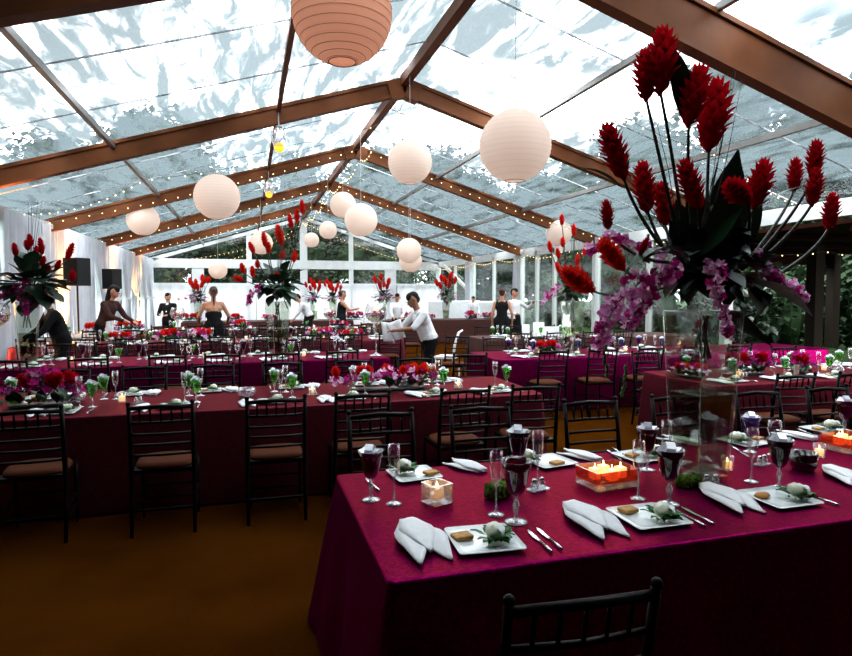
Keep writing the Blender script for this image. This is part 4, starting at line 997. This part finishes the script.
# --- low centrepieces
def lowc(name, L2, W2, H2, n_or, n_red, seed, mts, red):
    t = thing(name, 'x', 'centrepiece'); R = random.Random(seed)
    loft([[(x*L2*.7, y*W2*.5, z) for x, y, z in rsq(0, q, z0, .4)] for q, z0 in ((.85, 0), (1, .012), (1, .02))]).build('tray', M['stem'], t, True)
    for i in range(26):
        a = R.random()*6.3; p = Vector((R.uniform(-.8, .8)*L2, R.uniform(-.5, .5)*W2, .03)); q = p+Vector((math.cos(a)*.13, math.sin(a)*.10, R.uniform(.02, .14)))
        leafpart(t, p, q, .035, R.choice(('leaf', 'leaf2', 'leaf3')), .01, None, 'leaf', 0, 5)
    for i in range(n_or):
        x = R.uniform(-1, 1); y = R.uniform(-1, 1); part('blossom', R.choice(mts), t, (x*L2, y*W2*.8, .05+H2*(1-.6*x*x)*(.35+.65*R.random())), (R.uniform(-.9, .9)+.6, R.uniform(-.8, .8), R.random()*6), (R.uniform(1.1, 1.9),)*3)
    for i in range(n_red):
        x = R.uniform(-.9, .9); p = Vector((x*L2, R.uniform(-.5, .5)*W2, .03)); b = p+Vector((R.uniform(-.03, .03), R.uniform(-.03, .03), H2*.55)); tp = b+Vector((R.uniform(-.08, .08), R.uniform(-.05, .05), .10)); o = part('red_bloom', red, t); k = aim(o, b, tp, .215); o.scale = (k*1.7, k*1.7, k)
    return t
LC1 = lowc('low_centrepiece', .50, .16, .17, 62, 11, 51, OM[:2]+[OM[1]], GS); LC2 = lowc('dark_low_centrepiece', .30, .16, .24, 52, 8, 52, OMD, GM[1]); LC3 = lowc('short_low_centrepiece', .28, .14, .17, 34, 8, 53, [OM[1], OM[1], OM[0]], GS)
def cen(p, x, y, yk, label, rz=0, s_=1): b = at(x, y, TZ); Y_ = yk; put(p, (b.x*Y_/b.y, Y_, TZ+.001), rz, label, None, s_)
cen(LC2, 40, 395, 5.66, 'low dark plum and red flower centrepiece at the left edge, second left row', .1, 1.05)
cen(LC1, 388, 388, 5.68, 'long low centrepiece of magenta orchids and scarlet flowers, second left row', -.02, 1.05)
for i, (x, k, p, s_) in enumerate(((120, 12.4, LC3, .9), (168, 12.4, LC3, 1.1), (200, 12.4, LC3, 1.1), (320, 12.4, LC3, 1.0), (350, 12.4, LC1, .8))): cen(p, x, 340, k, 'magenta and red low centrepiece on fourth left row, %s from the left' % ORD[i], i, s_)
for i, (x, k, p, s_) in enumerate(((545, 8.4, LC3, .9), (600, 8.4, LC2, .8))): cen(p, x, 352, k, 'red low centrepiece on third right row, %s one' % ('left', 'right')[i], i, s_)
for i, (x, k, p, s_) in enumerate(((748, 5.6, LC2, .95), (800, 5.6, LC2, .8), (690, 5.6, LC3, .7))): cen(p, x, 372, k, 'dark red low centrepiece on second right row, %s' % ('left of the tan card', 'right of the tan card', 'seen past the tall vase')[i], i, s_)
for i, (x, k, p, s_) in enumerate(((190, 20.8, LC3, 1.2), (235, 20.8, LC3, 1.1), (270, 20.8, LC1, .9), (355, 20.8, LC3, 1.2))): cen(p, x, 322, k, 'mixed low centrepiece on far left row, %s from the left' % ORD[i], i, s_)
for i, (x, k, p, s_) in enumerate(((425, 20.1, LC1, .8), (470, 20.1, LC3, 1.3), (488, 20.1, LC3, 1.0), (408, 20.1, LC3, 1.2))): cen(p, x, 322, k, 'mixed low centrepiece on far right row, %s' % ('left middle', 'right middle', 'right end', 'left end')[i], i, s_)
for i, (x, k, p, s_) in enumerate(((130, 16.2, LC3, 1.1), (240, 16.2, LC3, 1.1), (340, 16.2, LC1, .8))): cen(p, x, 330, k, 'mixed low centrepiece on fifth left row, %s' % ('left', 'middle', 'right')[i], i, s_)
cen(LC3, 100, 332, 14.9, 'orange and red low centrepiece on cream side table', 0, 1.2)
# tan card on the second right row
o = MB().box((0, 0, .055), (.07, .01, .11)).build('menu_card', M['cream']); p = aty(797, 350, 5.45); o.location = (p.x, 5.45, TZ+.001); tag(o, 'small tan card standing among red flowers, second right row', 'card')

# --- tall bubble goblets with floating petals
def bubble():
    t = thing('bubble_glass', 'x', 'vase')
    MB().lathe([(.004, .42), (.06, .44), (.125, .50), (.148, .57), (.135, .65), (.11, .70), (.108, .70), (.133, .65), (.145, .57), (.122, .503), (.05, .445), (.001, .43)], 28).build('bowl', M['clear'], t, True)
    MB().lathe([(.001, 0), (.09, 0), (.09, .006), (.03, .02), (.010, .05), (.008, .2), (.012, .38), (.03, .43)], 22).build('stem', M['crystal'], t, True)
    MB().lathe([(.001, .45), (.06, .455), (.115, .505), (.138, .565), (.001, .57)], 24).build('water', M['water'], t, True)
    R = random.Random(9); m = MB()
    for i in range(60): a = R.random()*6.3; q = R.random()**.5*.105; z = .50+.09*R.random(); m.leaf((q*math.cos(a), q*math.sin(a), z), (q*math.cos(a)+R.uniform(-.05, .05), q*math.sin(a)+R.uniform(-.05, .05), z+R.uniform(-.01, .03)), .02, .008, 3)
    m.build('petals', M['magenta'], t, True)
    MB().lathe([(.001, .59), (.03, .59), (.03, .63), (.001, .628)], 14).build('floating_candle', M['wax'], t, True); MB().lathe([(.001, .63), (.006, .637), (.001, .66)], 8).build('flame', M['flame'], t, True)
    return t
BU = bubble()
for x, y, Y_, lb, s_ in ((376, 352, 8.85, 'tall bubble glass of magenta petals at the right end of third left row', 1.1), (-4, 352, 8.8, 'tall bubble glass of red petals at the left edge of the picture', 1.15), (178, 340, 12.5, 'tall bubble glass of pink petals on fourth left row', .92), (330, 335, 12.5, 'tall bubble glass of pink petals near the woman in black', .9)):
    b = at(x, y, TZ); put(BU, (b.x*Y_/b.y, Y_, TZ+.001), 0, lb, None, s_)

# ================================================================== people
def organic(name, caps, m, parent, vox=.014, smooth=4):
    """tapered limbs (p0, r0, p1, r1) fused into one continuous skin"""
    b = MB()
    for p0, r0, p1, r1 in caps:
        p0, p1 = Vector(p0), Vector(p1)
        b.tube([p0, p0.lerp(p1, .5), p1], [r0, (r0+r1)/2, r1], 12); b.ball(p0, r0, 12, 8); b.ball(p1, r1, 12, 8)
    o = b.build(name, m, None, True)
    md = o.modifiers.new('r', 'REMESH'); md.mode = 'VOXEL'; md.voxel_size = vox; md.use_smooth_shade = True
    ms = o.modifiers.new('s', 'SMOOTH'); ms.iterations = smooth; ms.factor = .5
    dg = bpy.context.evaluated_depsgraph_get(); me = bpy.data.meshes.new_from_object(o.evaluated_get(dg)); me.name = name
    old = o.data; bpy.data.objects.remove(o); bpy.data.meshes.remove(old)
    me.polygons.foreach_set('use_smooth', [True]*len(me.polygons))
    if not me.materials: me.materials.append(m)
    return part(name, me, parent)
def person(label, loc, rz, outfit='waiter', lean=0, turn=0, hands=None, female=False, legs=((-.09, .04), (.09, -.02)), skin='skin', hair='hair', H=1.0, hairstyle='short', headpitch=0, group=None, vox=.016):
    t = thing('person', label, 'person', loc, rz, group); t.scale = (H, H, H)
    sw = .165 if female else .195; hw = .085
    hip = Vector((0, 0, .96)); hp = Vector((0, math.sin(lean), math.cos(lean)))        # torso direction
    fwd = Vector((0, math.cos(lean), -math.sin(lean))); ch = hip+hp*.34; nk = hip+hp*.50; hd = nk+(hp*.14+Vector((0, .02, .02)))
    up_ = (hp+Vector((0, math.sin(headpitch)*.5, 0))).normalized()
    c = []
    c += [(hip+Vector((-.06, 0, 0)), .115, hip+Vector((.06, 0, 0)), .115), (hip, .125, ch, .115 if female else .13), (ch+Vector((-.07, 0, 0)), .10, ch+Vector((.07, 0, 0)), .10), (ch+hp*.08+Vector((-sw+.03, 0, 0)), .065, ch+hp*.08+Vector((sw-.03, 0, 0)), .065), (nk-hp*.04, .056, nk+hp*.08, .052)]
    c += [(hd-hp*.02, .078, hd+hp*.045-fwd*.012, .088), (hd-hp*.055+fwd*.045, .040, hd-hp*.02+fwd*.04, .052), (hd-hp*.005+fwd*.082, .013, hd-hp*.022+fwd*.098, .015)]
    for s_ in (-1, 1): c += [(hd+Vector((s_*.086, 0, 0))-hp*.01, .014, hd+Vector((s_*.088, 0, 0))+hp*.02, .017)]
    lg = []
    for s_, (lx, ly) in zip((-1, 1), legs):
        h0 = hip+Vector((s_*hw, 0, -.03)); kn = Vector((s_*hw*1.0+lx*.2, ly*.5+.03, .50)); an = Vector((s_*hw+lx*.3, ly-.02, .085)); lg.append((h0, kn, an))
        c += [(h0, .088, kn, .058), (kn, .056, an, .038), (an, .040, an+Vector((0, .15, -.05)), .032)]
    arms = []
    hands = hands or [(-.24, .10, .90), (.24, .10, .90)]
    for s_, hn in zip((-1, 1), hands):
        sh = ch+hp*.09+Vector((s_*sw, 0, 0)); hn = Vector(hn); d = hn-sh; L0 = d.length; l1, l2 = .29, .26
        if L0 > l1+l2-.01: hn = sh+d.normalized()*(l1+l2-.01); d = hn-sh; L0 = d.length
        a_ = (l1*l1-l2*l2+L0*L0)/(2*L0); hh = math.sqrt(max(l1*l1-a_*a_, 0)); pole = Vector((s_*.6, -.5, -.7)); dn = d.normalized(); pole = (pole-dn*pole.dot(dn)).normalized()
        el = sh+dn*a_+pole*hh; arms.append((sh, el, hn)); c += [(sh, .050, el, .040), (el, .039, hn, .027)]
        w_ = (hn-el).normalized(); sd = w_.cross(Vector((0, 0, 1))); sd = sd.normalized() if sd.length > .1 else Vector((1, 0, 0)); pn = sd.cross(w_)
        pc = hn+w_*.05; c.append((hn, .025, pc, .032))
        for k, (o_, ln_) in enumerate(((-.028, .062), (-.010, .074), (.010, .070), (.027, .056))):
            b0 = pc+sd*o_+w_*.02; b1 = b0+w_*ln_*.6; b2 = b1+(w_*.6-pn*.6)*ln_*.5; c += [(b0, .0095, b1, .009), (b1, .009, b2, .008)]
        c += [(hn+sd*-s_*.02+w_*.02, .011, hn+sd*-s_*.052+w_*.055, .010), (hn+sd*-s_*.052+w_*.055, .010, hn+sd*-s_*.050+w_*.085, .009)]
    organic('body', c, M[skin], t, vox)
    for s_ in (-1, 1):
        e = MB().ball(hd+fwd*.084+hp*.008+Vector((s_*.030, 0, 0)), .011, 8, 6); e.build('eye', M['hair'], t, True)
    MB().ball(hd+fwd*.082-hp*.050, .014, 8, 5, (1.5, .6, .35)).build('mouth', M['magenta'], t, True)
    # hair
    hc = [(hd+hp*.055-fwd*.035, .088, hd+hp*.068+fwd*.012, .074), (hd+hp*.0-fwd*.055, .070, hd+hp*.05-fwd*.04, .082)]
    if hairstyle == 'bun': hc += [(hd+hp*.07-fwd*.10, .05, hd+hp*.10-fwd*.08, .045)]
    if hairstyle == 'tail': hc += [(hd+hp*.05-fwd*.10, .05, hd+hp*.09-fwd*.07, .05), (hd-fwd*.105, .035, hd-hp*.26-fwd*.13, .014)]
    if hairstyle == 'long': hc += [(hd-fwd*.07, .08, hd-hp*.22-fwd*.06, .07)]
    organic('hair', hc, M[hair], t, vox, 2)
    def sleeve(end, r, m, name='shirt', torso=True, wid=1.12):
        q = []
        if torso:
            q += [(hip+hp*.02+Vector((-.055, 0, 0)), .130, hip+hp*.02+Vector((.055, 0, 0)), .130), (hip, .138, ch, .142 if not female else .125), (ch+Vector((-.075, 0, 0)), .112, ch+Vector((.075, 0, 0)), .112), (ch+hp*.08+Vector((-sw+.02, 0, 0)), .076, ch+hp*.08+Vector((sw-.02, 0, 0)), .076), (nk-hp*.05, .064, nk-hp*.01, .060)]
        for sh, el, hn in arms:
            if end > 0: q += [(sh, .062, sh.lerp(el, min(end, 1)), .052)]
            if end > 1: q += [(el, .050, el.lerp(hn, end-1), .036)]
        return organic(name, q, M[m], t, vox)
    def trousers(m, name='trousers'):
        q = [(hip+Vector((-.055, 0, -.02)), .134, hip+Vector((.055, 0, -.02)), .134), (hip+Vector((0, 0, .02)), .132, hip+hp*.05, .134)]
        for h0, kn, an in lg: q += [(h0, .102, kn, .074), (kn, .073, an+Vector((0, 0, .02)), .058)]
        organic(name, q, M[m], t, vox)
        for i, (h0, kn, an) in enumerate(lg): organic('shoe', [(an+Vector((0, -.01, -.035)), .045, an+Vector((0, .17, -.048)), .036)], M['black'], t, vox, 1)
    def dress(m, top=.30, straps=False, hem=.55):
        q = [(hip, .142, hip+hp*top, .126), (hip+hp*(top-.04)+Vector((-.06, .015, 0)), .108, hip+hp*(top-.04)+Vector((.06, .015, 0)), .108), (hip+Vector((-.06, 0, 0)), .135, hip+Vector((.06, 0, 0)), .135)]
        for h0, kn, an in lg: q += [(h0, .125, Vector((kn.x*.8, kn.y, hem)), .115)]
        q += [(hip, .15, Vector((0, .02, hem)), .15)]
        if straps: q += [(ch+hp*.08+Vector((s_*(sw-.05), 0, 0)), .07, ch+Vector((s_*.07, 0, 0)), .11) for s_ in (-1, 1)]
        organic('dress', q, M[m], t, vox)
    if outfit == 'waiter': sleeve(.95, .06, 'shirt'); trousers('blackcloth')
    elif outfit == 'longshirt': sleeve(1.95, .06, 'shirt'); trousers('blackcloth')
    elif outfit == 'apron': sleeve(1.95, .06, 'shirt'); trousers('blackcloth'); organic('waist_apron', [(hip+Vector((0, .04, .04)), .135, hip+Vector((0, .07, -.38)), .14)], M['blackcloth'], t, vox)
    elif outfit == 'vest':
        sleeve(1.95, .06, 'shirt'); trousers('blackcloth'); organic('waistcoat', [(hip, .146, ch, .152), (ch+Vector((-.08, 0, 0)), .120, ch+Vector((.08, 0, 0)), .120)], M['blackcloth'], t, vox)
    elif outfit == 'suit':
        trousers('blackcloth'); sleeve(1.93, .06, 'blackcloth', 'jacket'); organic('shirt_front', [(ch+fwd*.09-hp*.10, .055, nk+fwd*.045-hp*.03, .045)], M['shirt'], t, vox)
    elif outfit == 'brown': trousers('blackcloth'); sleeve(1.93, .06, 'brownshirt'); organic('white_apron', [(hip+Vector((0, .05, .06)), .13, hip+Vector((0, .08, -.30)), .13)], M['shirt'], t, vox)
    elif outfit == 'strapless': dress('blackcloth', .24)
    elif outfit == 'dress': dress('blackcloth', .36, True)
    return t
p = aty(415, 300, 9.3)
W_ = person('waiter in white shirt and black trousers bending left, holding white linens', (p.x+.22, 9.25, 0), PI/2+.12, 'waiter', .42, hands=[(-.16, .62, 1.12), (.16, .60, 1.16)], skin='skin2', hair='hair', H=1.0, legs=((0, .10), (0, -.16)), vox=.010, headpitch=.3)
# linens in his hands
m = MB(); vs = []; fs = []
for j in range(7):
    for i in range(7):
        u, v = i/6, j/6; vs.append((-.13+.26*u*(1-.3*v), .015*math.sin(u*9)+.02*v, -.30*v))
for j in range(6):
    for i in range(6): a = j*7+i; fs.append((a, a+1, a+8, a+7))
m.add(vs, fs); hp_ = W_.matrix_basis @ Vector((0, .60, 1.22))
for i in range(2):
    o = bpy.data.objects.new('linen_napkin', m.mesh('linen_napkin', M['napkin']) if i == 0 else bpy.data.meshes['linen_napkin']); C.objects.link(o); o.location = hp_+Vector((-.05*i-.02, .05*i-.03, .03-.02*i)); o.rotation_euler = (.1, .35-.5*i, 2.6+.5*i)
    so = o.modifiers.new('t', 'SOLIDIFY'); so.thickness = .008; tag(o, 'white linen napkin held up by the bending waiter, %s of two' % ('nearer', 'farther')[i], 'napkin')
p = aty(213, 300, 13.6); person('woman with hair tied up and bare back in a black strapless dress, seen from behind', (p.x, 13.85, 0), .1, 'strapless', .05, hands=[(-.28, .30, 1.02), (.28, .26, 1.0)], female=True, skin='skin', hair='hair2', hairstyle='tail', H=1.04, vox=.012)
p = aty(341, 300, 17.9); person('woman in a black dress seen from the side, reaching to the right', (p.x, 17.9, 0), -PI/2, 'dress', .06, hands=[(-.12, .42, 1.18), (.12, .45, 1.22)], female=True, hair='hair2', hairstyle='bun', H=1.0)
p = aty(168, 300, 18.6); person('waiter in a black waistcoat standing at the far left', (p.x, 18.6, 0), PI-.3, 'suit', 0, hands=[(-.1, .30, 1.10), (.12, .30, 1.12)], H=.96)
p = aty(106, 300, 13.45); person('person in a dark brown shirt and white apron bending right over the side table', (p.x-.15, 13.92, 0), -PI/2-.4, 'brown', .35, hands=[(-.16, .52, 1.02), (.20, .55, 1.05)], hair='hair', hairstyle='long', H=1.07)
p = aty(60, 300, 10.9); person('person in a black suit leaning left at the fourth left row', (p.x+.05, 10.75, 0), PI/2+.5, 'suit', .32, hands=[(-.2, .50, .95), (.2, .48, .98)], H=1.0)
p = aty(502, 300, 14.3); person('woman in a sleeveless black dress seen from behind beside a waiter', (p.x, 14.3, 0), -.5, 'dress', 0, hands=[(-.24, .05, .85), (.24, .10, .88)], female=True, hair='hair2', hairstyle='bun', H=1.03)
p = aty(511, 300, 14.9); PL2 = person('waiter in white shirt and dark apron carrying a white plate', (p.x+.12, 14.95, 0), PI+.5, 'apron', 0, hands=[(-.30, .36, 1.36), (.2, .2, 1.1)], H=1.03)
hp_ = PL2.matrix_basis @ Vector((-.34, .46, 1.42)); put(PL, (hp_.x, hp_.y, hp_.z), .4, 'white plate held up by the far right waiter', None, 1.3)
p = aty(398, 300, 18.2); person('person in a white shirt beyond the waiter who bends', (p.x, 18.3, 0), PI-.2, 'longshirt', .1, hands=[(-.15, .4, 1.0), (.15, .4, 1.0)], H=.95)
p = aty(473, 300, 22.3); person('person in a white shirt before the far white sofas', (p.x, 22.3, 0), PI, 'longshirt', .05, hands=[(-.15, .35, 1.0), (.15, .35, 1.0)], H=.88)
p = aty(310, 300, 19.2); person('person in a white shirt and dark trousers bending behind the gingers', (p.x, 19.3, 0), PI/2, 'apron', .6, hands=[(-.15, .55, .85), (.15, .5, .85)], H=1.0)

# ================================================================== loudspeakers, sofas, lamps, bar
def speaker(label, x, y, Y_, w_, h_):
    p = aty(x, y, Y_); t = thing('loudspeaker', label, 'speaker', (p.x, Y_, p.z-h_/2), -.5)
    loft([rsq(0, w_/2, 0, .12), rsq(0, w_/2, h_, .12)]).build('cabinet', M['black'], t); 
    MB().box((0, -w_/2-.004, h_*.5), (w_*.86, .012, h_*.9)).build('grille', M['blackcloth'], t)
    st = thing('speaker_stand', 'black tripod stand under the %s' % label.split(',')[0], 'stand', (p.x, Y_, 0))
    MB().tube([(0, 0, .3), (0, 0, p.z-h_/2)], .022, 8).build('pole', M['black'], st)
    for k in range(3): a = k*2.1; MB().tube([(0, 0, .75), (.26*math.cos(a), .26*math.sin(a), .012)], .014, 6).build('leg', M['black'], st)
speaker('nearer black loudspeaker, before the left drapes', 77, 272, 16.3, .42, .66); speaker('farther black loudspeaker, before the left drapes', 112, 279, 19.6, .38, .58)
def sofa(label, x, Y_, w_, top):
    p = aty(x, 310, Y_); t = thing('white_sofa', label, 'sofa', (p.x, Y_, 0))
    loft([[(a*w_/2, b*.12, c_) for a, b in ((-1, -1), (1, -1), (1, 1), (-1, 1))] for c_ in (.05, .5, top-.06)]+[[(a*(w_/2-.06), b*.08, top) for a, b in ((-1, -1), (1, -1), (1, 1), (-1, 1))]]).build('backrest', M['shirt'], t)
    MB().box((0, .42, .26), (w_, .70, .40)).build('seat', M['shirt'], t)
    for s_ in (-1, 1): MB().box((s_*(w_/2-.09), .42, .35), (.18, .70, .60)).build('armrest', M['shirt'], t)
sofa('white sofa back left of the person in a white shirt, far right', 430+25, 24.4, 2.3, 1.35); sofa('white sofa back by the far right posts', 492, 22.8, 1.5, 1.35)
for i, (x, y, Y_, w_, h_) in enumerate(((527, 315, 12.0, .16, .26), (540, 321, 12.05, .24, .30), (553, 322, 12.1, .32, .20))):
    p = aty(x, y, Y_-.35); o = MB().box((0, 0, h_/2), (w_, .012, h_), rot=Matrix.Rotation(-.15, 3, 'X')).build('menu_card', M['napkin']); o.location = (p.x, Y_-.3, TZ+.004); o.rotation_euler = (0, 0, -.2); tag(o, 'white menu card standing on fourth right row, %s of three' % ('left', 'middle', 'right')[i], 'card')
# curved white chair back seen past the waiter
p = aty(441, 335, 11.4); t = thing('white_chair', 'white bentwood chair behind the bending waiter', 'chair', (p.x+.1, 11.3, 0), .9)
MB().box((0, 0, .44), (.40, .40, .04)).build('seat', M['napkin'], t)
MB().tube([(-.18, -.18, 0), (-.18, -.18, .44), (-.19, -.22, .7), (-.16, -.29, .93), (-.06, -.33, .97)], [.016, .02, .026, .026, .018], 8).build('back_frame', M['napkin'], t, True)
for sx, sy in ((.18, -.18), (-.18, .18), (.18, .18)): MB().tube([(sx, sy, 0), (sx, sy, .43)], .015, 8).build('leg', M['napkin'], t)
for i, (x, y, z, rz) in enumerate(((3.7, 13.9, 0, 0), (3.4, 9.9, 0, 2.6), (2.7, 7.35, 0, -.2))): seat(x, y, rz, 'dark chiavari chair standing %s' % ('alone beyond fourth left row', 'in the aisle near the bending waiter', 'in the aisle between the third rows')[i])

# warm uplights at the foot of the left drapes
for i, y in enumerate((11.4, 16.6, 21.8, 26.9)):
    t = thing('uplight', 'small floor uplight at the foot of the left drapes, %s from the camera' % ORD[i], 'lamp', (XL+.42, y, 0))
    MB().lathe([(.001, 0), (.09, 0), (.10, .03), (.10, .16), (.085, .17), (.08, .13), (.001, .12)], 16).build('housing', M['black'], t, True)
    MB().lathe([(.001, .135), (.078, .135)], 16).build('lens', M['amber'], t)
    l = bpy.data.lights.new('uplight_beam', 'SPOT'); l.energy = 900; l.color = (1, .45, .12); l.spot_size = 1.1; l.spot_blend = .6; l.shadow_soft_size = .06
    o = bpy.data.objects.new('uplight_beam', l); C.objects.link(o); o.parent = t; o.location = (0, 0, .22); o.rotation_euler = (PI+.0, math.radians(-12), 0)
